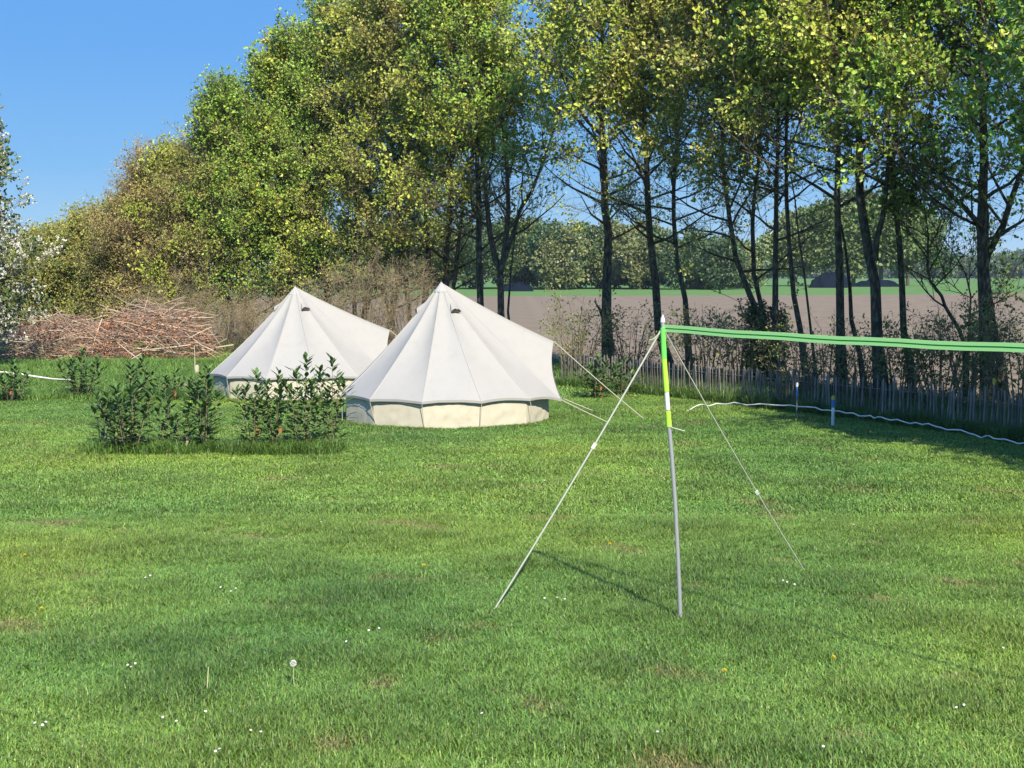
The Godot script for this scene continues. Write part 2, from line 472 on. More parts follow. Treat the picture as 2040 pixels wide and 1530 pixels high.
func grow(tree: Dictionary, root: Node3D, stems: Array, o: Dictionary) -> void:
	# stems: [[points], base radius]; o: top, lo, spread, prim, sec, sprays, mix, tint
	var origin := root.position
	var trunk_mb := MB.new()
	var limb_mb := MB.new()
	var where := {}
	var tints := {}
	for st in stems:
		var pts: Array = st[0].duplicate()
		var r0: float = st[1]
		# carry the stem on upwards to its top
		var top: float = o.top * st[2]
		var guard := 0
		while pts[-1].y < top and guard < 30:
			guard += 1
			var dir: Vector3 = (pts[-1] - pts[-2]).normalized()
			dir = (dir + Vector3(rf(-0.2, 0.2), 0.6, rf(-0.2, 0.2))).normalized()
			pts.append(pts[-1] + dir * minf(0.9, maxf(0.25, top - pts[-1].y)))
		var base_y: float = pts[0].y
		var span: float = maxf(pts[-1].y - base_y, 0.5)
		var rad := []
		var fine := []
		for k in pts.size():
			fine.append(pts[k] - origin)
			var t: float = clampf((pts[k].y - base_y) / span, 0, 1)
			rad.append(r0 * (1.0 - 0.88 * t) * (1.35 if k == 0 and pts[k].y < 0.3 else 1.0) * rf(0.95, 1.06))
		trunk_mb.tube(fine, rad, 8)
		# primary branches
		var lo: float = o.lo
		var n_prim: int = int(o.prim * st[3])
		for b in n_prim:
			var f := (b + rf(0.0, 1.0)) / n_prim
			var y := lerpf(lo, pts[-1].y, pow(f, 0.85))
			if y < base_y: continue
			var k := 0
			while k < pts.size() - 2 and pts[k + 1].y < y: k += 1
			var u: float = clampf((y - pts[k].y) / maxf(pts[k + 1].y - pts[k].y, 0.01), 0, 1)
			var p: Vector3 = pts[k].lerp(pts[k + 1], u) - origin
			var sr: float = lerpf(rad[k], rad[k + 1], u)
			var rel: float = clampf((y - lo) / maxf(pts[-1].y - lo, 0.1), 0, 1)
			var prof: float = lerpf(o.get("low_spread", 0.75), 1.0, minf(rel * 2.5, 1.0)) * (1.0 - 0.72 * rel * rel)
			var len: float = o.spread * prof * rf(0.6, 1.15) + 0.25
			var az := b * 2.39996 + rf(-0.5, 0.5)
			var el := lerpf(0.25, 1.05, rel) + rf(-0.2, 0.25)
			var d := Vector3(cos(az) * cos(el), sin(el), sin(az) * cos(el))
			d = (d + Vector3(-0.45, 0, 0.3) * float(o.get("reach", 0.0))).normalized()
			len *= 1.0 + 0.35 * float(o.get("reach", 0.0)) * maxf(0.0, d.dot(Vector3(-0.83, 0, 0.55)))
			var pr := [p]
			var rr := [minf(sr * 0.55, 0.012 + 0.014 * len)]
			for q in 4:
				d = (d + Vector3(rf(-0.22, 0.22), rf(-0.1, 0.22), rf(-0.22, 0.22))).normalized()
				pr.append(pr[-1] + d * len * 0.25)
				rr.append(rr[0] * (0.8 - 0.2 * q) + 0.003)
			limb_mb.tube(pr, rr, 5)
			var bare: bool = rel < o.get("bare", 0.0)
			for q in o.sec:
				var t: float = 0.25 + 0.75 * (q + rf(0, 1)) / o.sec
				var g: float = t * 4.0
				var g0 := mini(int(g), 3)
				var s0: Vector3 = pr[g0].lerp(pr[g0 + 1], g - g0)
				var sd: Vector3 = ((pr[g0 + 1] - pr[g0]).normalized() * 0.8 + rdir() * 0.8 + Vector3(0, 0.25, 0)).normalized()
				var sl: float = len * rf(0.22, 0.42) * (1.2 - 0.4 * t) + 0.12
				var s1: Vector3 = s0 + sd * sl * 0.5 + rdir() * 0.05
				var s2: Vector3 = s1 + (sd + rdir() * 0.35 + Vector3(0, 0.15, 0)).normalized() * sl * 0.5
				limb_mb.tube([s0, s1, s2], [0.009, 0.007, 0.004], 3)
				for w in (maxi(2, o.sprays - 2) if bare else o.sprays):
					var v := rf(0.15, 1.1)
					var at: Vector3 = s0.lerp(s1, v * 2.0) if v < 0.5 else s1.lerp(s2, v * 2.0 - 1.0)
					var dir: Vector3 = (sd + rdir() * 0.8 + Vector3(0, 0.2, 0)).normalized()
					if at.y + origin.y < 0.25 and dir.y < 0.1: continue
					var kind: String = pick(o.bare_mix if bare else o.mix)
					var j: int = rng.randi() % S[kind].size()
					var key := "%s/%d" % [kind, j]
					if not where.has(key): where[key] = []; tints[key] = []
					where[key].append(Transform3D(frame(dir, rdir(), rf(0.7, 1.25)), at))
					var tc: Color = o.tint[rng.randi() % o.tint.size()]
					tints[key].append(tc * rf(0.8, 1.22) * 1.6)
	part(root, "trunk", trunk_mb.mesh(M.bark))
	part(root, "limbs", limb_mb.mesh(M[o.get("limb", "bark")]))
	var crown := Node3D.new()
	crown.name = "crown"
	root.add_child(crown)
	for key in where:
		var s: PackedStringArray = key.split("/")
		many(crown, "foliage", S[s[0]][int(s[1])], where[key], tints[key])

func pick(mix: Array) -> String:       # [[name, share], ...]
	var t := rng.randf()
	for q in mix:
		t -= q[1]
		if t <= 0: return q[0]
	return mix[-1][0]

const LIME_LEAF := [Color(0.319, 0.394, 0.059), Color(0.269, 0.353, 0.050), Color(0.379, 0.420, 0.076)]
const FRESH_LEAF := [Color(0.211, 0.353, 0.050), Color(0.260, 0.386, 0.059), Color(0.168, 0.286, 0.047)]
const OLIVE_LEAF := [Color(0.277, 0.310, 0.067), Color(0.336, 0.336, 0.084), Color(0.218, 0.252, 0.059)]
const BRONZE_LEAF := [Color(0.336, 0.277, 0.101), Color(0.286, 0.269, 0.076), Color(0.386, 0.302, 0.134)]

func make_trees() -> void:
	var open := {"bare": 0.26, "bare_mix": [["bare", 0.72], ["small", 0.28]], "mix": [["leafy", 0.62], ["small", 0.18], ["sparse", 0.2]]}
	# ---- the open trees behind the picket fence, from right to left: base pixel, stems (course, radius, share of height, share of branches)
	var list := [
		{"base": [1972, 818], "label": "big forked tree with a leaning second trunk, last on the right of the row", "top": 10.0, "lo": 3.3, "spread": 2.5, "prim": 46, "tint": FRESH_LEAF,
			"stems": [[[[1972, 818], [1966, 700], [1959, 560], [1956, 450], [1960, 330], [1958, 180], [1950, 20]], 0.16, 1.0, 0.7], [[[1954, 470], [1947, 442], [1918, 410], [1888, 383], [1851, 364], [1824, 348], [1797, 338]], 0.07, 0.55, 0.2], [[[1960, 545], [1968, 508], [1998, 450], [2014, 399], [2036, 338]], 0.075, 0.85, 0.4], [[[2004, 832], [1992, 720], [1978, 640], [1966, 540]], 0.11, 0.4, 0.0]]},
		{"base": [1926, 806], "label": "small crooked dark tree with an arched stem beside the big forked tree", "top": 4.6, "lo": 1.6, "spread": 1.1, "prim": 20, "tint": FRESH_LEAF, "bare": 0.9,
			"stems": [[[[1926, 806], [1922, 689], [1910, 655], [1883, 611], [1876, 590], [1853, 560], [1848, 529], [1849, 468], [1844, 424]], 0.07, 0.9, 0.7], [[[1926, 700], [1934, 590], [1924, 546], [1897, 498], [1862, 452], [1850, 440]], 0.045, 0.5, 0.4]]},
		{"base": [1820, 806], "label": "slim straight tree leaning left, third trunk cluster from the right end", "top": 9.8, "lo": 4.4, "spread": 2.0, "prim": 36, "tint": FRESH_LEAF,
			"stems": [[[[1820, 806], [1812, 723], [1800, 658], [1797, 570], [1792, 488], [1783, 400], [1778, 321], [1786, 240], [1794, 166], [1796, 60]], 0.095, 1.0, 1.0]]},
		{"base": [1758, 808], "label": "stout tree forking into a narrow V above the lime tape", "top": 10.4, "lo": 4.1, "spread": 2.2, "prim": 44, "tint": LIME_LEAF,
			"stems": [[[[1758, 808], [1747, 672], [1744, 570], [1730, 502], [1722, 451], [1713, 390], [1711, 230], [1714, 150], [1712, 30]], 0.145, 1.0, 0.75], [[[1744, 520], [1746, 478], [1758, 434], [1764, 391], [1770, 324]], 0.07, 0.8, 0.35]]},
		{"base": [1678, 796], "label": "tree with two trunks joining at head height behind the blue-topped stake", "top": 10.6, "lo": 4.0, "spread": 2.3, "prim": 44, "tint": LIME_LEAF,
			"stems": [[[[1678, 796], [1674, 638], [1673, 553], [1669, 451], [1668, 391], [1670, 284], [1668, 204], [1672, 80]], 0.115, 1.0, 1.0], [[[1726, 788], [1713, 706], [1696, 638], [1693, 570], [1683, 485], [1674, 440]], 0.075, 0.45, 0.0]]},
		{"base": [1610, 780], "label": "slender tree with a thinner sapling stem close on its right", "top": 10.2, "lo": 4.1, "spread": 1.9, "prim": 36, "tint": OLIVE_LEAF,
			"stems": [[[[1610, 780], [1594, 655], [1581, 587], [1572, 485], [1567, 400], [1566, 300], [1569, 170]], 0.08, 1.0, 0.8], [[[1630, 782], [1613, 638], [1601, 536], [1591, 468], [1584, 400]], 0.038, 0.7, 0.3]]},
		{"base": [1548, 774], "label": "upright grey tree just right of the ivy-covered clump of stems", "top": 10.6, "lo": 3.4, "spread": 2.0, "prim": 36, "tint": LIME_LEAF,
			"stems": [[[[1548, 774], [1544, 672], [1545, 525], [1547, 364], [1550, 297], [1549, 150]], 0.09, 1.0, 1.0]]},
		{"base": [1533, 768], "label": "clump of stems fanning from one ivy-covered base", "top": 9.8, "lo": 2.6, "spread": 2.2, "prim": 50, "tint": OLIVE_LEAF, "ivy": true,
			"stems": [[[[1533, 768], [1525, 661], [1492, 583], [1466, 514], [1453, 433], [1440, 330]], 0.1, 0.95, 0.5], [[[1530, 700], [1521, 629], [1502, 547], [1499, 449], [1502, 400]], 0.08, 1.0, 0.5], [[[1522, 690], [1500, 655], [1478, 620]], 0.07, 0.2, 0.05]]},
		{"base": [1375, 752], "label": "slim dark tree standing just right of the net post top", "top": 11.4, "lo": 3.2, "spread": 2.2, "prim": 40, "tint": OLIVE_LEAF,
			"stems": [[[[1375, 752], [1365, 596], [1348, 514], [1342, 433], [1342, 378], [1350, 250], [1346, 120]], 0.085, 1.0, 1.0]]},
		{"base": [1342, 750], "label": "dark tree directly behind the net post, leaning left", "top": 11.4, "lo": 3.3, "spread": 2.3, "prim": 44, "tint": LIME_LEAF,
			"stems": [[[[1342, 750], [1312, 661], [1306, 563], [1296, 482], [1291, 416], [1288, 324], [1280, 180]], 0.13, 1.0, 1.0]]},
		{"base": [1213, 742], "label": "stout grey-barked tree with a sawn stub, alone right of the tents", "top": 12.0, "lo": 3.6, "spread": 2.7, "prim": 50, "tint": LIME_LEAF,
			"stems": [[[[1213, 742], [1208, 629], [1209, 563], [1212, 465], [1205, 416], [1204, 340], [1196, 200], [1200, 60]], 0.16, 1.0, 1.0], [[[1206, 640], [1194, 615], [1184, 600]], 0.085, 0.1, 0.0]]},
		{"base": [1000, 716], "label": "tree splitting into several stems behind the right tent's door side", "top": 12.0, "lo": 3.6, "spread": 2.3, "prim": 48, "tint": FRESH_LEAF,
			"stems": [[[[1000, 716], [998, 620], [997, 539], [986, 512], [975, 458], [970, 405], [962, 320]], 0.13, 0.95, 0.4], [[[998, 545], [1010, 458], [1013, 418], [1010, 330]], 0.09, 1.0, 0.4], [[[1001, 530], [1023, 464], [1036, 418], [1060, 380]], 0.075, 0.85, 0.35], [[[1022, 716], [1012, 620], [1018, 539], [1026, 470]], 0.05, 0.5, 0.05]]},
		{"base": [958, 714], "label": "straight dark tree rising behind the right tent's roof slope", "top": 12.4, "lo": 3.4, "spread": 2.4, "prim": 48, "tint": LIME_LEAF,
			"stems": [[[[958, 714], [957, 600], [954, 500], [954, 391], [948, 260]], 0.13, 1.0, 1.0]]},
	]
	for q in list:
		var g := ground_at(q.base[0], q.base[1])
		var tree := {"depth": -g.z}
		var root := thing("leafy_tree", g, q.label, "tree", "trees in the row beside the field")
		var o := open.duplicate()
		o.merge({"top": q.top, "lo": q.lo, "spread": q.spread, "prim": q.prim, "sec": 6, "sprays": 4, "tint": q.tint, "reach": 0.5}, true)
		if q.has("bare"): o.bare = q.bare
		var stems := []
		for st in q.stems: stems.append([stem_points(tree, st[0]), st[1], st[2], st[3]])
		grow(tree, root, stems, o)
		if q.has("ivy"): add_ivy(root, 0.2, 1.9, 0.32, 420)
	# ---- the dense part of the row behind and left of the tents: base pixel, height, spread, lowest branch, look
	var dense := [
		[890, 708, 12.6, 2.6, 2.2, LIME_LEAF, "mixed", "tall tree right behind the peak of the right tent"],
		[835, 706, 12.8, 2.5, 1.9, OLIVE_LEAF, "mixed", "tall olive-green tree above the gap between the two tents"],
		[775, 702, 12.8, 2.5, 1.4, LIME_LEAF, "mixed", "tall yellow-green tree above the left tent's door side"],
		[715, 698, 12.6, 2.5, 1.2, OLIVE_LEAF, "mixed", "tallest tree left of the tent peaks, its top against open sky"],
		[655, 694, 11.7, 2.4, 1.0, FRESH_LEAF, "dense", "bright green tree whose crown tip stands against the sky"],
		[600, 692, 10.7, 2.4, 0.9, LIME_LEAF, "dense", "broad yellow-green tree right behind the peak of the left tent"],
		[545, 690, 9.8, 2.3, 0.9, FRESH_LEAF, "dense", "leafy green tree above the left tent's left roof slope"],
		[492, 690, 8.9, 2.3, 0.9, FRESH_LEAF, "dense", "full green tree at the left foot of the left tent"],
		[442, 690, 8.3, 2.2, 1.3, OLIVE_LEAF, "twiggy", "olive tree with a dark visible trunk beside the brush heap"],
		[400, 686, 7.3, 2.1, 0.8, LIME_LEAF, "dense", "yellow-green tree rising over the right end of the brush heap"],
		[352, 686, 6.6, 2.1, 0.7, BRONZE_LEAF, "twiggy", "brownish budding tree over the taller brush heap"],
		[305, 684, 5.9, 2.1, 0.6, BRONZE_LEAF, "twiggy", "bronze twiggy tree left of the taller brush heap's top"],
		[258, 682, 5.0, 2.0, 0.5, OLIVE_LEAF, "twiggy", "lower olive tree between the two brush heaps"],
		[212, 680, 4.2, 1.9, 0.4, OLIVE_LEAF, "small", "dull green bushy tree above the dip in the brush heaps"],
		[165, 678, 3.6, 1.9, 0.3, OLIVE_LEAF, "small", "rounded dull green bush-like tree behind the lower brush heap"],
		[115, 678, 3.4, 1.9, 0.3, OLIVE_LEAF, "small", "low rounded tree third from the left end of the row"],
		[65, 676, 3.2, 1.9, 0.3, OLIVE_LEAF, "small", "low rounded tree second from the left end of the row"],
		[15, 676, 3.1, 1.9, 0.3, OLIVE_LEAF, "small", "low tree at the left end of the row by the white blossom"],
	]
	var mixes := {"mixed": [["leafy", 0.3], ["small", 0.4], ["sparse", 0.3]], "dense": [["leafy", 0.35], ["small", 0.5], ["sparse", 0.15]], "twiggy": [["small", 0.4], ["sparse", 0.45], ["bare_pale", 0.15]], "small": [["small", 0.75], ["sparse", 0.25]]}
	for q in dense:
		var g := ground_at(q[0], q[1])
		var root := thing("leafy_tree", g, q[7], "tree", "trees in the row beside the field")
		var stems := []
		for k in (2 if q[2] > 6.0 else 3):
			var p := g + Vector3(rf(-0.35, 0.35) * k, -0.05, rf(-0.4, 0.4) * k)
			stems.append([[p, p + Vector3(rf(-0.2, 0.2), 1.2, rf(-0.2, 0.2)), p + Vector3(rf(-0.5, 0.5), 2.6, rf(-0.4, 0.4))], [0.13, 0.09, 0.07][k], [1.0, 0.9, 0.85][k], 0.62])
		grow({}, root, stems, {"top": q[2], "lo": q[4], "spread": q[3], "prim": 48 if q[2] > 6.0 else 40, "sec": 6, "sprays": 5, "tint": q[5], "mix": mixes[q[6]], "bare": 0.14 if q[2] > 8.0 else 0.0, "bare_mix": [["bare_pale", 0.5], ["small", 0.5]]})
	# ---- the row goes on past the right edge of the picture and shades the fence
	var past := ["first", "second", "third", "fourth", "fifth"]
	for k in 5:
		var g := Vector3([10.6, 10.1, 10.1, 10.9, 12.0][k], 0, -26.0 + 2.9 * k)
		var root := thing("leafy_tree", g, "leafy tree continuing the row past the right edge, %s beyond the frame" % past[k], "tree", "trees in the row beside the field")
		var stems := [[[g + Vector3(0, -0.05, 0), g + Vector3(0.1, 1.5, 0), g + Vector3(0, 3.2, 0.1)], 0.15, 1.0, 1.0]]
		var o := open.duplicate()
		o.merge({"top": 7.6 if k == 0 else 6.2, "lo": 2.8, "spread": 2.9, "prim": 48, "sec": 6, "sprays": 5, "tint": LIME_LEAF if k == 0 else FRESH_LEAF, "bare": 0.05}, true)
		grow({}, root, stems, o)

func add_ivy(root: Node3D, lo: float, hi: float, r: float, count: int) -> void:
	var where := []
	var tints := []
	for k in count:
		var a := rf(0, TAU)
		var y := rf(lo, hi)
		var q := r * (1.0 - 0.4 * (y - lo) / (hi - lo)) * rf(0.5, 1.0)
		where.append(Transform3D(frame((Vector3(cos(a), rf(-0.3, 0.8), sin(a))), rdir(), rf(0.35, 0.6)), Vector3(cos(a) * q - 0.1, y, sin(a) * q)))
		tints.append(Color(0.08, 0.135, 0.032) * rf(0.7, 1.3))
	many(root, "ivy", S.leafy[0], where, tints)

# ------------------------------------------------------------------ bushes
func bush(called: String, px: float, py: float, height: float, wide: float, count: int, mix: Array, tint: Array, label: String, category: String, group: String, depth_wide := 1.0) -> void:
	# several thin stems from one base, with sprays along them
	var g := ground_at(px, py)
	var root := thing(called, g, label, category, group)
	var stems := MB.new()
	var where := {}
	var tints := {}
	var n := 8 + int(wide * 9.0)
	for k in n:
		var a := k * 2.4 + rf(-0.3, 0.3)
		var reach := wide * sqrt((k + 0.5) / n)
		var top := height * rf(0.72, 1.05) * (1.0 - 0.35 * (reach / wide) ** 2)
		var foot := Vector3(cos(a) * reach * 0.25, -0.03, sin(a) * reach * 0.25)
		var tip := Vector3(cos(a) * reach, top, sin(a) * reach * depth_wide)
		var mid := foot.lerp(tip, 0.5) + Vector3(0, top * 0.12, 0) + rdir() * 0.06 * height
		stems.tube([foot, mid, tip], [0.016, 0.011, 0.004], 4)
		for j in int(count / float(n)):
			var t := pow(rf(0.06, 1.05), 0.8)
			var at := foot.lerp(mid, t * 2.0) if t < 0.5 else mid.lerp(tip, t * 2.0 - 1.0)
			at += rdir() * 0.05
			var dir := (rdir() + Vector3(cos(a), 0.7, sin(a)) * 0.7).normalized()
			var kind := pick(mix)
			var v: int = rng.randi() % S[kind].size()
			var key := "%s/%d" % [kind, v]
			if not where.has(key): where[key] = []; tints[key] = []
			where[key].append(Transform3D(frame(dir, rdir(), rf(0.5, 1.0) * minf(1.0, 0.45 + 0.3 * height)), at))
			tints[key].append(tint[rng.randi() % tint.size()] * rf(0.75, 1.25) * 1.9)
	part(root, "stems", stems.mesh(M.twig))
	var f := Node3D.new()
	f.name = "foliage"
	root.add_child(f)
	for key in where:
		var s: PackedStringArray = key.split("/")
		many(f, "sprays", S[s[0]][int(s[1])], where[key], tints[key])

func make_bushes() -> void:
	var weed := [Color(0.13, 0.18, 0.04), Color(0.18, 0.2, 0.055), Color(0.1, 0.15, 0.035)]
	var thin := [["sparse", 0.5], ["bare", 0.12], ["small", 0.38]]
	for q in [[1150, 752, 1.9, 0.9, 60, "sparse leafy bush by the right edge of the right tent"], [1258, 752, 1.6, 0.9, 60, "thin bush between the stub tree and the net post"], [1410, 768, 1.7, 1.1, 80, "scraggly bush right of the post behind the pickets"], [1468, 774, 1.6, 0.9, 70, "scraggly bush left of the ivy-covered stems"],
			[1585, 792, 1.2, 0.8, 40, "thin brambly bush in front of the slender tree pair"], [1645, 796, 1.5, 0.9, 50, "bramble bush left of the two joined trunks"], [1705, 802, 1.3, 0.8, 40, "bramble bush between the joined trunks and the V-forked tree"], [1790, 808, 1.5, 0.9, 50, "bramble bush just left of the straight leaning tree"], [1872, 812, 1.9, 1.0, 90, "twiggy bush under the crooked tree's arch"], [1938, 824, 2.0, 0.8, 90, "twiggy bush between the crooked tree and the big forked tree"], [2030, 836, 1.9, 0.9, 80, "twiggy bush against the right edge of the picture"]]:
		bush("bramble_bush", q[0], q[1], q[2] * 1.2, q[3] * 1.2, int(q[4] * 1.9), thin, weed, q[5], "bush", "scrub between the tree trunks")
	var tan := [Color(0.14, 0.15, 0.05), Color(0.18, 0.16, 0.07)]
	for q in [[730, 716, 3.6, 1.7, 520, "bare tan twiggy bush between the two tents"], [815, 714, 3.4, 1.4, 380, "bare tan bush directly behind the right tent's left slope"], [610, 712, 2.8, 1.5, 300, "grey-brown twiggy bush hidden behind the left tent"], [345, 700, 3.0, 1.6, 420, "dull brown twiggy bush behind the right half of the brush heap"], [455, 702, 2.0, 1.5, 420, "low dull bush in the gap left of the left tent"], [530, 706, 2.2, 1.5, 380, "low dull bush behind the left slope of the left tent"]]:
		bush("bare_bush", q[0], q[1], q[2], q[3], q[4], [["bare_pale", 0.6], ["sparse", 0.4]], tan, q[5], "bush", "leafless bushes behind the tents")
	# the blossoming tree at the left edge
	rng.seed = 77
	var g := Vector3(-16.2, 0, -44.0)
	var root := thing("blossom_tree", g, "white blossoming tree cut off by the left edge", "tree")
	grow({}, root, [[[g, g + Vector3(0.1, 1.0, 0), g + Vector3(0, 2.4, 0)], 0.12, 1.0, 1.0]], {"top": 6.6, "lo": 0.3, "spread": 2.0, "low_spread": 0.95, "prim": 60, "sec": 6, "sprays": 5, "tint": [Color(0.085, 0.13, 0.04), Color(0.1, 0.15, 0.05)], "mix": [["blossom", 0.55], ["leafy", 0.45]]})

# ------------------------------------------------------------------ laurel shrubs
func laurel_leaf(b: float, dull: float) -> ArrayMesh:
	var m := MB.new()
	m.leaf(Vector3.ZERO, Vector3(0, 0.985, 0.17), Vector3.RIGHT, 0.155, 0.064, 0.14, Color(0.07 * b + 0.05 * dull, 0.135 * b, 0.04 * b))
	return m.mesh(M.gloss_leaf)

func make_laurels() -> void:
	var kinds := []
	for k in 6: kinds.append(laurel_leaf([0.8, 1.0, 1.2, 1.5, 1.9, 1.1][k], [0, 0, 0.2, 0.6, 1.0, 0.0][k]))
	# base pixel, height, half width, stems, tag colour, label
	var list := [
		[255, 904, 1.36, 0.55, 13, "", "bushiest laurel shrub at the left end of the front row"],
		[205, 890, 0.75, 0.25, 4, "cream_tag", "small laurel with a pale tag left of the bushiest shrub"],
		[330, 896, 0.9, 0.24, 4, "", "thin small laurel just right of the bushiest shrub"],
		[366, 900, 0.62, 0.22, 4, "cream_tag", "short laurel with a tan tag low on its stem"],
		[408, 900, 1.3, 0.34, 8, "", "narrow upright laurel in front of the left tent's left corner"],
		[505, 898, 1.22, 0.32, 6, "orange_tag", "laurel with an orange tag in front of the left tent's wall"],
		[550, 898, 1.25, 0.27, 5, "orange_tag", "laurel with two leafy tips and a low orange tag before the left tent"],
		[603, 900, 1.48, 0.34, 7, "", "tallest laurel, its tip against the left tent's roof"],
		[655, 892, 1.42, 0.3, 6, "", "laurel closest to the right tent's left corner"],
		[160, 796, 1.08, 0.55, 11, "", "round laurel shrub in the back row by the brush heap"],
		[20, 802, 0.85, 0.5, 9, "orange_tag", "laurel with an orange tag at the left edge of the picture"],
		[275, 796, 0.9, 0.4, 7, "", "laurel in the back row right behind the bushiest shrub"],
		[345, 800, 0.65, 0.4, 7, "orange_tag", "low laurel beside the pale planks with an orange tag"],
		[400, 802, 0.7, 0.35, 6, "", "low laurel at the left foot of the left tent"],
		[1185, 795, 0.95, 0.5, 9, "orange_tag", "shaded laurel with an orange pot-like tag right of the right tent"],
		[1238, 788, 0.85, 0.4, 7, "", "shaded laurel next to the left end of the picket fence"],
	]
	for q in list:
		var g := ground_at(q[0], q[1])
		var root := thing("laurel_shrub", g, q[6], "shrub", "young laurel shrubs")
		var left := 240
		var more := []
		var tone := []
		for s in q[4]:
			var a: float = s * 2.4 + rf(-0.4, 0.4)
			var out: float = q[3] * sqrt((s + 0.3) / q[4])
			var h: float = q[2] * (1.0 if s == 0 else rf(0.66, 1.0) * (1.0 - 0.2 * out / q[3]))
			var foot := Vector3(cos(a) * out * 0.25, -0.03, sin(a) * out * 0.25)
			var tip := Vector3(cos(a) * out, h, sin(a) * out)
			var mid := foot.lerp(tip, 0.5) + Vector3(0, 0.06, 0) + rdir() * 0.03
			var st := MB.new()
			st.tube([foot, mid, tip], [0.011, 0.008, 0.004], 4)
			part(root, "stem", st.mesh(M.twig))
			var n := int(h * 48.0)
			for k in n:
				var t := (k + 0.7) / n
				if t < 0.08: continue
				var p := foot.lerp(mid, t * 2.0) if t < 0.5 else mid.lerp(tip, t * 2.0 - 1.0)
				var b := k * 2.4 + rf(-0.4, 0.4)
				var d := Vector3(cos(b), lerpf(rf(-0.35, 0.4), rf(0.5, 1.2), t * t * t), sin(b)).normalized()
				if t < 0.84: p += Vector3(d.x, rf(-0.2, 0.3), d.z) * rf(0.0, 0.24)      # on short side shoots
				var tf := Transform3D(frame(d, Vector3.UP, rf(0.7, 1.2)), p)
				if left > 0 and (k + s) % 2 == 0:
					left -= 1
					part(root, "leaf", kinds[rng.randi() % 6], tf)
				else:
					more.append(tf); tone.append(Color.WHITE * rf(0.7, 1.5))
		many(root, "leaves", kinds[1], more, tone)
		if q[5]:
			var c := MB.new()
			var y: float = q[2] * 0.28
			c.box(Vector3(0.12, y, 0.3), Vector3(0.02, 0, 0.005), Vector3(0.008, 0.035, 0), Vector3(0, 0, 0.003))
			c.tube([Vector3(0.0, y + 0.12, 0.05), Vector3(0.08, y + 0.1, 0.2), Vector3(0.12, y + 0.05, 0.3)], [0.002, 0.002, 0.002], 3)
			part(root, "plant_tag", c.mesh(M[q[5]]))

# ------------------------------------------------------------------ tents
func patch(nu: int, nv: int, f: Callable, st: SurfaceTool, group: int) -> void:
	st.set_smooth_group(group)
	for a in nu:
		for b in nv:
			var p: Vector3 = f.call(float(a) / nu, float(b) / nv)
			var q: Vector3 = f.call(float(a + 1) / nu, float(b) / nv)
			var r: Vector3 = f.call(float(a + 1) / nu, float(b + 1) / nv)
			var s: Vector3 = f.call(float(a) / nu, float(b + 1) / nv)
			if p.distance_to(q) > 1e-5:
				for x in [p, r, q]: st.add_vertex(x)
			for x in [p, s, r]: st.add_vertex(x)

func finish(st: SurfaceTool, m: Material) -> ArrayMesh:
	st.generate_normals()
	st.set_material(m)
	return st.commit()

func rim(deg: float, r: float, y: float) -> Vector3:      # angle from the camera side towards the right
	var a := deg_to_rad(deg)
	return Vector3(sin(a) * r, y, cos(a) * r)

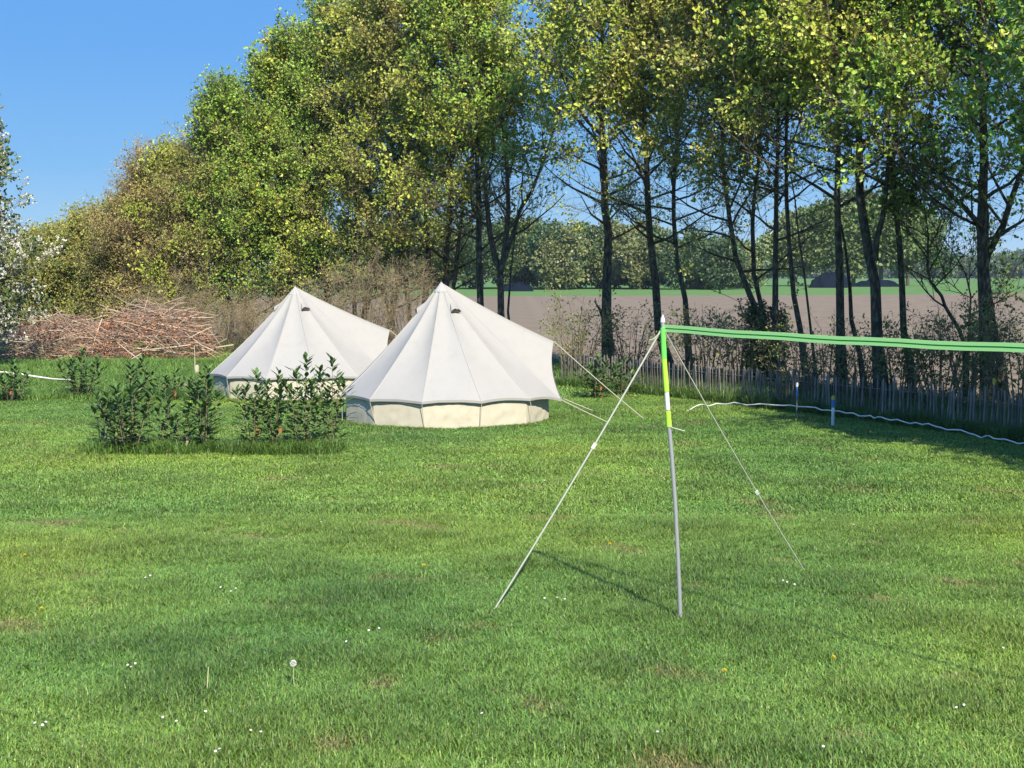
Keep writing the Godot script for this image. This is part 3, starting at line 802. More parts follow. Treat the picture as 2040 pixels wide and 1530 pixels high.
func make_tent(px: float, depth: float, tall: float, seam0: float, door_px: float, turn_seed: int, label: String) -> void:
	rng.seed = turn_seed
	var c := at_depth(px, 700, depth)
	var root := thing("bell_tent", Vector3(c.x, 0, -depth), label, "tent", "white bell tents on the lawn")
	var RE := 2.02          # eaves
	var RW := 1.975          # walls
	var HE := 0.55
	var apex := Vector3(-0.1, tall, 0)
	var peak := rim(95, 2.06, 1.5)          # top of the door frame
	var corners := [rim(76, 2.24, HE - 0.12), rim(114, 2.24, HE - 0.12)]
	var seams := []
	for k in 11:
		var a := seam0 + 30.0 * k
		if a > 62 and a < 128: continue
		seams.append(a)
	# ---- roof: one cloth cone, each panel hollow between its seams
	var st := SurfaceTool.new()
	st.begin(Mesh.PRIMITIVE_TRIANGLES)
	var wob := FastNoiseLite.new()
	wob.seed = turn_seed; wob.frequency = 0.9; wob.fractal_octaves = 3
	var edges := []      # lower edge of each panel as a callable from 0 to 1
	var order := [128.0 + 0.0]
	var around := []
	for k in range(-8, 4):
		around.append(seam0 + 30.0 * k)
	# seam angles going round the back from the far door corner to the near one
	var angs := []
	for a in around:
		if a > -232 and a < 62: angs.append(a)
	var lows := []
	for a in angs: lows.append(rim(a, RE + 0.045, HE - 0.035 + rf(-0.012, 0.012)))
	var sag_line := func(a: Vector3, t: float) -> Vector3:
		var p := apex.lerp(a, t)
		p.y -= 0.10 * 4.0 * t * (1.0 - t) * (1.0 - 0.3 * t)
		return p
	for k in lows.size() - 1:
		var A: Vector3 = lows[k]
		var B: Vector3 = lows[k + 1]
		var amp := rf(0.75, 1.3)
		var f := func(s: float, t: float) -> Vector3:
			var e := A.lerp(B, s)
			e.y += 0.045 * 4.0 * s * (1.0 - s)
			var p: Vector3 = sag_line.call(e, t)
			var inward := Vector3(-p.x, -0.9 * Vector2(p.x, p.z).length(), -p.z).normalized()
			var dip := 4.0 * s * (1.0 - s)
			p += inward * (0.06 * amp * dip * sin(t * PI * 0.86))
			p += inward * 0.014 * wob.get_noise_3d(p.x * 2.0, p.y, p.z * 2.0) * dip
			return p
		patch(10, 22, f, st, k + 1)
		edges.append(f)
	var sides := [[lows[-1], corners[0]], [lows[0], corners[1]]]
	for k in 2:
		var E: Vector3 = sides[k][0]
		var C: Vector3 = sides[k][1]
		var f1 := func(s: float, t: float) -> Vector3:
			var e := E.lerp(C, s)
			e.y += 0.05 * 4.0 * s * (1.0 - s)
			var p: Vector3 = apex.lerp(e, t)
			p.y -= 0.10 * 4.0 * t * (1.0 - t) * (1.0 - s * 0.6) * (1.0 - 0.3 * t)
			var inward := Vector3(-p.x, -1.5, -p.z).normalized()
			p += inward * (0.05 * 4.0 * s * (1.0 - s) * sin(t * PI * 0.9) + 0.014 * wob.get_noise_3d(p.x * 2.0, p.y, p.z * 2.0) * 4.0 * s * (1.0 - s))
			return p
		var f2 := func(s: float, t: float) -> Vector3:
			var e := C.lerp(peak, s)
			e += Vector3(-0.09, 0, 0) * 4.0 * s * (1.0 - s)
			var p: Vector3 = apex.lerp(e, t)
			p.y -= 0.04 * 4.0 * t * (1.0 - t)
			var inward := Vector3(-p.x, -1.5, -p.z).normalized()
			p += inward * (0.03 * 4.0 * s * (1.0 - s) * sin(t * PI * 0.9))
			return p
		patch(10, 22, f1, st, 30)
		patch(10, 22, f2, st, 30)
		edges.append(f1)
		if k == 0: edges.append(f2)
	part(root, "roof", finish(st, M.canvas))
	# ---- seams and hem
	var roof: Node = root.get_child(0)
	for k in lows.size():
		var b := MB.new()
		var p := []
		var r := []
		for q in 15:
			p.append(sag_line.call(lows[k], q / 14.0) + Vector3(0, 0.004, 0)); r.append(0.009)
		b.tube(p, r, 5)
		part(roof, "seam", b.mesh(M.seam))
	for f in edges:
		var h := SurfaceTool.new()
		h.begin(Mesh.PRIMITIVE_TRIANGLES)
		var g := func(s: float, t: float) -> Vector3:
			var p: Vector3 = f.call(s, 1.0)
			var o := Vector3(p.x, 0, p.z).normalized()
			return p + o * 0.012 + Vector3(0, 0.012 - 0.045 * t, 0) - o * 0.006 * t
		patch(10, 1, g, h, 1)
		part(roof, "hem", finish(h, M.canvas))
	var cap := SurfaceTool.new()
	cap.begin(Mesh.PRIMITIVE_TRIANGLES)
	patch(16, 5, func(s: float, t: float) -> Vector3:
		var a := TAU * s
		var rr := 0.15 * t
		return apex + Vector3(sin(a) * rr, 0.02 - 0.195 * t, cos(a) * rr), cap, 1)
	part(roof, "peak_cap", finish(cap, M.seam))
	# ---- vents near the peak, each a little hood over a dark half-round hole
	for a in [33.0, -78.0, 148.0]:
		var low: Vector3 = rim(a, RE, HE)
		var o: Vector3 = sag_line.call(low, 0.225)
		var down: Vector3 = (sag_line.call(low, 0.26) - o).normalized()
		var across := down.cross(Vector3(sin(deg_to_rad(a)), 0, cos(deg_to_rad(a)))).normalized()
		var out := across.cross(down).normalized()
		if out.y < 0: out = -out
		var hs := SurfaceTool.new()
		hs.begin(Mesh.PRIMITIVE_TRIANGLES)
		patch(12, 4, func(s: float, t: float) -> Vector3:
			var q := PI * s
			return o + across * cos(q) * 0.115 * (0.35 + 0.65 * t) - down * (0.2 - 0.2 * t) + down * (1.0 - sin(q)) * 0.07 + out * (0.012 + sin(q) * 0.06 * t), hs, 1)
		part(roof, "vent_hood", finish(hs, M.canvas))
		var hole := MB.new()
		for k in 10:
			var q0 := PI * k / 10.0
			var q1 := PI * (k + 1) / 10.0
			hole.tri(o + out * 0.02 + down * 0.03, o + across * cos(q1) * 0.1 + out * (0.012 + sin(q1) * 0.042) + down * (1.0 - sin(q1)) * 0.05, o + across * cos(q0) * 0.1 + out * (0.012 + sin(q0) * 0.042) + down * (1.0 - sin(q0)) * 0.05, Color.WHITE)
		part(roof, "vent_opening", hole.mesh(M.vent_mesh))
	# ---- walls
	for k in angs.size():
		var a0: float = angs[k]
		var a1: float = angs[k + 1] if k < angs.size() - 1 else 80.0
		if k == angs.size() - 1 and a1 - a0 < 8: continue
		wall(root, a0, a1, RW, HE, wob)
	wall(root, 112.0, angs[0] + 360.0, RW, HE, wob)
	# ---- door side: a triangle of cloth under the door frame, with its poles
	var ds := SurfaceTool.new()
	ds.begin(Mesh.PRIMITIVE_TRIANGLES)
	var d0 := rim(80, RW, 0.0)
	var d1 := rim(112, RW, 0.0)
	patch(8, 8, func(s: float, t: float) -> Vector3:
		return (peak + Vector3(-0.06, -0.03, 0)).lerp(d0.lerp(d1, s), t) + Vector3(-0.05 * sin(PI * t), 0, 0), ds, 1)
	part(root, "door", finish(ds, M.wall_canvas))
	for p in [d0, d1]:
		var b := MB.new()
		b.tube([p + Vector3(-0.09, 0, 0), peak + Vector3(-0.1, -0.05, 0)], [0.014, 0.014], 6)
		part(root, "door_pole", b.mesh(M.steel))
	var mast := MB.new()
	mast.tube([Vector3(apex.x, 0, 0), apex - Vector3(0, 0.03, 0)], [0.02, 0.02], 8)
	part(root, "centre_pole", mast.mesh(M.steel))
	# ---- guy ropes: short ones from the eaves, long ones from the door frame and its corners
	for k in lows.size():
		var e: Vector3 = lows[k]
		var o := Vector3(e.x, 0, e.z).normalized()
		var foot := Vector3(e.x, 0.0, e.z) - o * 0.06 + Vector3(rf(-0.1, 0.18), 0, 0)
		rope(root, e - Vector3(0, 0.045, 0), foot, 0.006)
	rope(root, corners[0], corners[0] * Vector3(1, 0, 1) + Vector3(0.95, 0, 0.35), 0.009)
	rope(root, corners[1], corners[1] * Vector3(1, 0, 1) + Vector3(0.95, 0, -0.5), 0.009)
	rope(root, peak, peak * Vector3(1, 0, 1) + Vector3(1.75, 0, 0.25), 0.009)

func wall(root: Node3D, a0: float, a1: float, r: float, h: float, wob: FastNoiseLite) -> void:
	var st := SurfaceTool.new()
	st.begin(Mesh.PRIMITIVE_TRIANGLES)
	var A := rim(a0, r, 0)
	var B := rim(a1, r, 0)
	patch(14, 8, func(s: float, t: float) -> Vector3:
		var p := A.lerp(B, s)
		var o := Vector3(p.x, 0, p.z).normalized()
		var y := -0.02 + (h + 0.03) * t
		var pin := 4.0 * s * (1.0 - s)
		return p + Vector3(0, y, 0) + o * (0.012 * pin * sin(PI * t) + pin * (0.02 * wob.get_noise_3d(p.x * 3.0, y * 5.0, p.z * 3.0) + 0.018 * wob.get_noise_3d(p.x * 9.0 + 40.0, y * 4.0, p.z * 9.0))), st, 1)
	part(root, "wall_panel", finish(st, M.wall_canvas))

func rope(root: Node3D, a: Vector3, b: Vector3, r: float) -> void:
	var m := MB.new()
	var p := []
	var q := []
	for k in 7:
		var t := k / 6.0
		p.append(a.lerp(b, t) - Vector3(0, 0.02 * 4.0 * t * (1 - t) * a.distance_to(b) * 0.4, 0)); q.append(r)
	m.tube(p, q, 5)
	var o := part(root, "guy_rope", m.mesh(M.tent_rope))
	var g := MB.new()
	g.tube([b + Vector3(0, -0.06, 0), b + Vector3(0.01, 0.06, 0)], [0.006, 0.006], 5, Color.WHITE, true)
	part(o, "peg", g.mesh(M.steel))

# ------------------------------------------------------------------ the net post
func make_net() -> void:
	var foot := ground_at(1357, 1243)
	var d := -foot.z
	var root := thing("volleyball_net", foot, "lime net band on a bent steel post with two guy ropes in the foreground", "net")
	var course := [[1357, 1243], [1351, 1120], [1345, 1000], [1338, 905], [1333, 850], [1328, 780], [1323, 715], [1320, 642]]
	var pts := []
	for p in course: pts.append(at_depth(p[0], p[1], d) - foot)
	pts[0].y = -0.08
	var lower := MB.new()
	lower.tube(pts.slice(0, 5), [0.017, 0.017, 0.017, 0.017, 0.017], 12)
	part(root, "post", lower.mesh(M.steel))
	var upper := MB.new()
	upper.tube(pts.slice(4), [0.0145, 0.0145, 0.0145, 0.0145], 12, Color.WHITE, true)
	var up := part(root, "upper_post", upper.mesh(M.steel))
	var top: Vector3 = pts[7]
	var tipm := MB.new()
	tipm.tube([top, top + Vector3(0, 0.035, 0), top + Vector3(0, 0.06, 0)], [0.02, 0.016, 0.004], 8, Color.WHITE, true)
	part(up, "end_cap", tipm.mesh(M.white_plastic))
	# the side band wraps the upper post: lime above and below, white in between
	for s in [[4, 5, 0.0, 0.45, "lime_yellow"], [5, 6, 0.0, 1.0, "lime_yellow"], [6, 7, 0.0, 0.85, "lime"]]:
		var a: Vector3 = pts[s[0]].lerp(pts[s[1]], s[2])
		var b: Vector3 = pts[s[0]].lerp(pts[s[1]], s[3])
		var w := MB.new()
		w.tube([a, a.lerp(b, 0.3), a.lerp(b, 0.7), b], [0.0215, 0.0225, 0.0205, 0.0215], 10, Color.WHITE, true)
		part(root, "side_band", w.mesh(M[s[4]]))
	var wb := MB.new()
	wb.tube([pts[4].lerp(pts[5], 0.48), pts[4].lerp(pts[5], 0.98)], [0.019, 0.019], 10, Color.WHITE, true)
	part(root, "side_band", wb.mesh(M.white_plastic))
	# the top band runs off towards the camera and to the right, to the other post outside the picture
	var far := at_depth(2040, 672, 9.05) - foot
	var dir := (far - top)
	var other := top + dir * 1.9
	other.y = top.y + dir.y * 1.9 + 0.03
	var first := top + Vector3(0.015, -0.03, 0)
	for q in [[0.018, 0.0115, "lime_pale"], [0.0015, 0.005, "lime_dark"], [-0.0145, 0.0105, "lime_pale"]]:
		var b := MB.new()
		var n := 24
		var side := Vector3(dir.z, 0, -dir.x).normalized() * 0.006
		for k in n:
			var t0 := k / float(n)
			var t1 := (k + 1) / float(n)
			var p0 := first.lerp(other, t0) - Vector3(0, 0.05 * 4.0 * t0 * (1 - t0) - q[0] + 0.02 - 0.003 * sin(t0 * 40.0), 0)
			var p1 := first.lerp(other, t1) - Vector3(0, 0.05 * 4.0 * t1 * (1 - t1) - q[0] + 0.02 - 0.003 * sin(t1 * 40.0), 0)
			var hgt := Vector3(0, q[1], 0)
			var sx: Vector3 = side * (1.0 if q[2] == "lime_pale" else 0.6)
			for e in [[hgt - sx, hgt + sx], [hgt + sx, -hgt + sx], [-hgt + sx, -hgt - sx], [-hgt - sx, hgt - sx]]:
				b.quad(p0 + e[0], p0 + e[1], p1 + e[1], p1 + e[0], Color.WHITE)
		part(root, "top_band", b.mesh(M[q[2]]))
	var op := MB.new()
	op.tube([Vector3(other.x + 0.05, -0.08, other.z - 0.05), other + Vector3(0, 0.05, 0)], [0.017, 0.015], 12, Color.WHITE, true)
	part(root, "post", op.mesh(M.steel))
	# ropes
	for q in [[978, 1225, 1190, 867, 0.0075], [1606, 1142, 1505, 962, 0.0045]]:
		var peg := ground_at(q[0], q[1]) - foot
		var b := MB.new()
		var p := []
		var r := []
		var a := top + Vector3(0, -0.04, 0)
		for k in 13:
			var t := k / 12.0
			p.append(a.lerp(peg, t) - Vector3(0, 0.03 * 4.0 * t * (1 - t), 0)); r.append(q[4])
		b.tube(p, r, 6)
		var o := part(root, "guy_rope", b.mesh(M.pale_rope))
		var t := 0.39 if q[0] < 1000 else 0.62
		var at := a.lerp(peg, t) - Vector3(0, 0.03 * 4.0 * t * (1 - t), 0)
		var along := (peg - a).normalized()
		var s := MB.new()
		s.box(at, along * 0.025, along.cross(Vector3.BACK).normalized() * 0.014, along.cross(Vector3.BACK).normalized().cross(along) * 0.006)
		part(o, "tensioner", s.mesh(M.white_plastic))
		var g := MB.new()
		g.tube([peg + Vector3(0, -0.1, 0), peg + Vector3(0, 0.035, 0)], [0.006, 0.006], 6, Color.WHITE, true)
		part(o, "peg", g.mesh(M.steel))
	var cord := MB.new()
	var c0: Vector3 = pts[4] + Vector3(0.01, 0.0, 0.02)
	cord.tube([c0, c0 + Vector3(0.05, -0.015, 0.02), c0 + Vector3(0.11, -0.03, 0.03)], [0.004, 0.004, 0.004], 5)
	part(root, "loose_cord", cord.mesh(M.pale_rope))
	var tail := MB.new()
	tail.tube([top + Vector3(-0.03, -0.09, 0.01), top + Vector3(-0.07, -0.13, 0.02), top + Vector3(-0.105, -0.14, 0.02)], [0.004, 0.004, 0.003], 5)
	part(root, "loose_cord", tail.mesh(M.pale_rope))

# ------------------------------------------------------------------ fence, cord and stakes
func make_fence() -> void:
	var line := [ground_at(1120, 768), ground_at(1270, 781), ground_at(1450, 803), ground_at(1600, 821), ground_at(1800, 846), ground_at(1950, 866), ground_at(2040, 882), ground_at(2140, 903)]
	var root := thing("picket_fence", line[3], "weathered grey split-pale fence along the foot of the trees", "fence")
	var pales := []
	for k in 4:
		var b := MB.new()
		var w: float = [0.02, 0.017, 0.023, 0.019][k]
		var h := 0.86
		for y in [[0.0, h - 0.06]]:
			b.box(Vector3(0, (y[0] + y[1]) / 2 - 0.04, 0), Vector3(w, 0, 0.003), Vector3([0.01, -0.012, 0.004, -0.003][k], (y[1] - y[0]) / 2 + 0.04, 0), Vector3(0, 0, 0.009))
		var s: float = [0.01, -0.012, 0.004, -0.003][k]
		var t := Vector3(s * 1.1, h, 0)
		var q := [Vector3(s - w, h - 0.06, -0.0095), Vector3(s + w, h - 0.06, -0.0095), Vector3(s + w, h - 0.06, 0.0095), Vector3(s - w, h - 0.06, 0.0095)]
		for j in 4: b.tri(q[j], t, q[(j + 1) % 4], Color.WHITE)
		pales.append(b.mesh(M["paling%d" % k]))
	var at := 0.0
	var tops := []
	for k in line.size() - 1:
		var a: Vector3 = line[k] - root.position
		var b: Vector3 = line[k + 1] - root.position
		var len := a.distance_to(b)
		var dir := (b - a) / len
		while at < len:
			var p := a + dir * at
			p.y = rf(-0.05, 0.0)
			var x := Basis(Vector3.UP, atan2(-dir.z, dir.x) + rf(-0.12, 0.12)) * Basis(Vector3.BACK, rng.randfn() * 0.045)
			part(root, "pale", pales[rng.randi() % 4], Transform3D(x.scaled_local(Vector3(1, rf(0.88, 1.06), 1)), p))
			at += rf(0.075, 0.115)
		at -= len
	for y in [0.22, 0.62]:
		var w := MB.new()
		var p := []
		var r := []
		for k in line.size():
			p.append(line[k] - root.position + Vector3(0, y, 0)); r.append(0.005)
		w.tube(p, r, 4)
		part(root, "wire", w.mesh(M.wire))
	# the white cord strung low in front of the fence
	var course := [[1346, 829, 0.01], [1358, 821, 0.03], [1372, 818, 0.05], [1384, 810, 0.09], [1398, 806, 0.12], [1412, 809, 0.12], [1428, 804, 0.16], [1450, 805, 0.17], [1475, 804, 0.2], [1500, 806, 0.2], [1530, 806, 0.22], [1560, 808, 0.24], [1590, 810, 0.28], [1625, 812, 0.3], [1650, 817, 0.3], [1672, 819, 0.3], [1700, 823, 0.28], [1725, 829, 0.26], [1742, 833, 0.26], [1756, 831, 0.28], [1775, 837, 0.26], [1800, 840, 0.26], [1825, 842, 0.26], [1850, 844, 0.26], [1875, 852, 0.24], [1900, 856, 0.23], [1930, 863, 0.21], [1955, 872, 0.18], [1970, 868, 0.21], [1990, 875, 0.19], [2015, 879, 0.19], [2045, 882, 0.19], [2100, 894, 0.19]]
	var w := MB.new()
	var p := []
	var r := []
	for k in course.size():
		var q: Array = course[k]
		var s := ray(q[0], q[1])
		var d: float = (EYE - q[2]) / -s.y * -s.z
		p.append(at_depth(q[0], q[1], d)); r.append(0.013)
		if k < course.size() - 1:
			var q2: Array = course[k + 1]
			var s2 := ray(q2[0], q2[1])
			var d2: float = (EYE - q2[2]) / -s2.y * -s2.z
			var mid: Vector3 = p[-1].lerp(at_depth(q2[0], q2[1], d2), 0.5)
			p.append(mid + Vector3(0, rf(-0.03, 0.035), 0)); r.append(0.013)
	var base: Vector3 = p[0]
	var cord := thing("slack_cord", base, "slack white cord strung low in front of the picket fence", "cord")
	w = MB.new()
	w.tube(p.map(func(x): return x - base), r, 5)
	part(cord, "strand", w.mesh(M.white_cord))
	stake("marker_stake", 1659, 851, 0.58, 0.03, "white_plastic", "blue_plastic", "yellow_plastic", "white stake with blue band and yellow top holding the cord")
	stake("marker_stake", 1587, 836, 0.72, 0.014, "wire", "blue_plastic", "white_plastic", "thin grey stake with a blue clip left of the blue-banded stake")
	stake("marker_stake", 1978, 864, 0.98, 0.014, "wire", "wire", "yellow_plastic", "tall thin stake with a yellow knob by the big forked tree")

func stake(called: String, px: float, py: float, h: float, r: float, low: String, band: String, tip: String, label: String) -> void:
	var g := ground_at(px, py)
	var root := thing(called, g, label, "stake", "stakes along the fence")
	var b := MB.new()
	b.tube([Vector3(0, -0.05, 0), Vector3(0, h * 0.62, 0)], [r, r], 8, Color.WHITE, true)
	part(root, "shaft", b.mesh(M[low]))
	b = MB.new()
	b.tube([Vector3(0, h * 0.62, 0), Vector3(0, h * 0.88, 0)], [r * 1.05, r * 1.05], 8, Color.WHITE, true)
	part(root, "band", b.mesh(M[band]))
	b = MB.new()
	b.tube([Vector3(0, h * 0.88, 0), Vector3(0, h * 0.91, 0), Vector3(0, h * 0.97, 0), Vector3(0, h, 0)], [r * 1.1, maxf(r * 1.2, 0.026), maxf(r * 1.1, 0.026), r * 0.5], 8, Color.WHITE, true)
	part(root, "knob", b.mesh(M[tip]))

# ------------------------------------------------------------------ brush heaps and odds and ends
func make_heaps() -> void:
	for q in [[110, 716, 2.3, 1.45, 5, "low long heap of cut reddish branches at the far left"], [298, 716, 2.2, 1.95, 6, "taller heap of cut branches with orange dead leaves under the trees"]]:
		rng.seed = q[4]
		var g := ground_at(q[0], q[1])
		g.z -= 0.8
		var root := thing("brush_heap", g, q[5], "brush heap", "heaps of cut branches")
		var rx: float = q[2]
		var h: float = q[3]
		var twigs := MB.new()
		for k in 1500:
			var a := rf(0, TAU)
			var e := acos(rf(0.0, 1.0))
			var s := pow(rf(0.25, 1.0), 0.5)
			var p := Vector3(cos(a) * sin(e) * rx * s, cos(e) * h * s + 0.04, sin(a) * sin(e) * 1.5 * s)
			var d := Vector3(rng.randfn(), rng.randfn() * 0.28 - p.x / rx * 0.15 * signf(rng.randfn()), rng.randfn() * 0.5).normalized()
			var len := rf(0.35, 1.3)
			var b := rf(0.6, 1.3)
			var col: Color = [Color(0.35, 0.24, 0.19), Color(0.44, 0.32, 0.25), Color(0.27, 0.17, 0.14), Color(0.5, 0.4, 0.3)][rng.randi() % 4] * b
			var p0 := p - d * len * 0.5
			var p2 := p + d * len * 0.5
			p0.y = maxf(p0.y, 0.02); p2.y = maxf(p2.y, 0.02)
			var r := rf(0.004, 0.012)
			twigs.tube([p0, p + rdir() * len * 0.08, p2], [r, r * 0.8, r * 0.35], 4, col)
		var tw := part(root, "twigs", twigs.mesh(M.brush))
		tw.set_meta("kind", "stuff")
		for k in 46:
			var a := rf(0, TAU)
			var s := rf(0.75, 1.02)
			var e := acos(rf(0.05, 0.95))
			var p := Vector3(cos(a) * sin(e) * rx * s, cos(e) * h * s + 0.05, absf(sin(a)) * sin(e) * 1.5 * s)
			var d := Vector3(rng.randfn(), rng.randfn() * 0.35, rng.randfn() * 0.35).normalized()
			var len := rf(0.9, 2.1)
			var b := MB.new()
			var r := rf(0.012, 0.026)
			var p0 := p - d * len * 0.5
			var p2 := p + d * len * 0.5
			p0.y = maxf(p0.y, 0.02); p2.y = maxf(p2.y, 0.02)
			b.tube([p0, p.lerp(p0, 0.4) + rdir() * 0.05, p.lerp(p2, 0.4) + rdir() * 0.07, p2], [r, r * 0.9, r * 0.7, r * 0.3], 5, Color(0.5, 0.41, 0.32) * rf(0.7, 1.2), true)
			part(root, "branch", b.mesh(M.brush))
		var leaves := MB.new()
		for k in 900 if q[4] == 6 else 420:
			var a := rf(0, TAU)
			var s := rf(0.7, 1.02)
			var e := acos(rf(0.0, 0.8 if q[4] == 6 else 0.95))
			var p := Vector3(cos(a) * sin(e) * rx * s, cos(e) * h * s + 0.03, absf(sin(a)) * sin(e) * 1.5 * s)
			var d := rdir()
			leaves.leaf(p, d, d.cross(rdir()).normalized(), rf(0.06, 0.11), 0.06, 0.2, Color(0.46, 0.22, 0.12) * rf(0.6, 1.35))
		var lf := part(root, "dead_leaves", leaves.mesh(M.brush))
		lf.set_meta("kind", "stuff")

func make_odds() -> void:
	for q in [[300, 779, 385, 774, 0.05, "pale weathered plank lying nearest the left tent"], [312, 764, 372, 760, 0.04, "thin pale plank lying behind the other plank"], [405, 752, 470, 748, 0.04, "short pale board in the long grass by the wooden peg"]]:
		var a := ground_at(q[0], q[1])
		var b := ground_at(q[2], q[3])
		var root := thing("plank", a.lerp(b, 0.5), q[5], "plank", "planks lying in the grass")
		var m := MB.new()
		var d := (b - a)
		m.box(Vector3(0, 0.09, 0), d * 0.5, Vector3(0, q[4], 0.012), Vector3(0, 0, 0.02))
		part(root, "board", m.mesh(M.old_plank))
	var g := ground_at(393, 752)
	var root := thing("wooden_peg", g, "short square pale wooden peg standing by the left tent", "peg")
	var m := MB.new()
	m.box(Vector3(0, 0.14, 0), Vector3(0.045, 0, 0), Vector3(0.005, 0.18, 0), Vector3(0, 0, 0.04))
	m.tri(Vector3(-0.04, 0.32, 0.04), Vector3(0.005, 0.35, 0), Vector3(0.05, 0.32, 0.04), Color.WHITE)
	part(root, "shaft", m.mesh(M.old_plank))
	g = ground_at(388, 750)
	root = thing("garden_cane", g, "thin upright cane left of the short wooden peg", "cane")
	m = MB.new()
	m.tube([Vector3(0, -0.05, 0), Vector3(0.01, 0.4, 0), Vector3(0, 0.85, 0)], [0.012, 0.011, 0.009], 6, Color.WHITE, true)
	part(root, "shaft", m.mesh(M.old_plank))
	# a white tape sagging through the long grass at the left edge
	var p := []
	var r := []
	for q in [[-30, 742, 0.5], [8, 741, 0.48], [40, 745, 0.42], [70, 750, 0.36], [105, 755, 0.3], [140, 757, 0.2]]:
		var s := ray(q[0], q[1])
		p.append(at_depth(q[0], q[1], (EYE - q[2]) / -s.y * -s.z)); r.append(0.022)
	root = thing("white_tape", p[0], "slack white tape in the long grass at the left edge", "tape")
	m = MB.new()
	m.tube(p.map(func(x): return x - p[0]), r, 6)
	part(root, "strip", m.mesh(M.white_cord))

# ------------------------------------------------------------------ long grass and flowers
func make_long_grass() -> void:
	var holder := Node3D.new()
	holder.name = "long_grass"; add_child(holder)
	tag(holder, "longer uncut grass under the shrubs and along the fence", "grass")
	holder.set_meta("kind", "stuff")
	var where := [[], [], [], []]
	var tint := [[], [], [], []]
	var put := func(x: float, d: float, s: float, dark: float) -> void:
		var j := rng.randi() % 4
		where[j].append(Transform3D(Basis(Vector3.UP, rf(0, TAU)).scaled(Vector3(1, s * rf(0.6, 1.2), 1)), Vector3(x, 0, -d)))
		tint[j].append(Color(0.18, 0.35, 0.065) * dark * rf(0.8, 1.25))
	for k in 260:       # bed of the front shrubs
		var g := ground_at(rf(185, 672), rf(893, 910))
		put.call(g.x, -g.z, 0.75, 1.0)
	for k in 1500:      # rough strip at the left, between the back shrubs and the brush
		var g := ground_at(rf(-120, 440), rf(722, 802))
		put.call(g.x, -g.z, 0.8, 1.25)
	for k in 1500:      # along the fence
		var d := rf(20.0, 47.0)
		var x := row_x(d) - 1.9 + rf(-0.75, 1.9)
		put.call(x, d, 0.9, 0.9)
	var foot := [ground_at(1120, 768), ground_at(1270, 781), ground_at(1450, 803), ground_at(1600, 821), ground_at(1800, 846), ground_at(1950, 866), ground_at(2040, 882), ground_at(2140, 903)]
	for k in 900:      # hard against the pickets
		var j := rng.randi() % 7
		var g: Vector3 = foot[j].lerp(foot[j + 1], rng.randf()) + Vector3(rf(-0.3, 0.2), 0, rf(-0.1, 0.35))
		put.call(g.x, -g.z, rf(0.5, 1.2), 0.85)
	for k in 500:      # under the trees
		var d := rf(22.0, 60.0)
		put.call(row_x(d) + rf(-0.8, 1.8), d, 1.0, 0.8)
	for k in 90:       # round the tent walls
		var c: Array = [[at_depth(890, 700, 28.8), 28.8], [at_depth(597, 700, 34.5), 34.5]][k % 2]
		var a := rf(-1.7, 1.7)
		put.call(c[0].x + sin(a) * 2.03, c[1] - cos(a) * 2.03, 0.3, 1.1)
	for j in 4: many(holder, "blades", S.tall[j], where[j], tint[j])

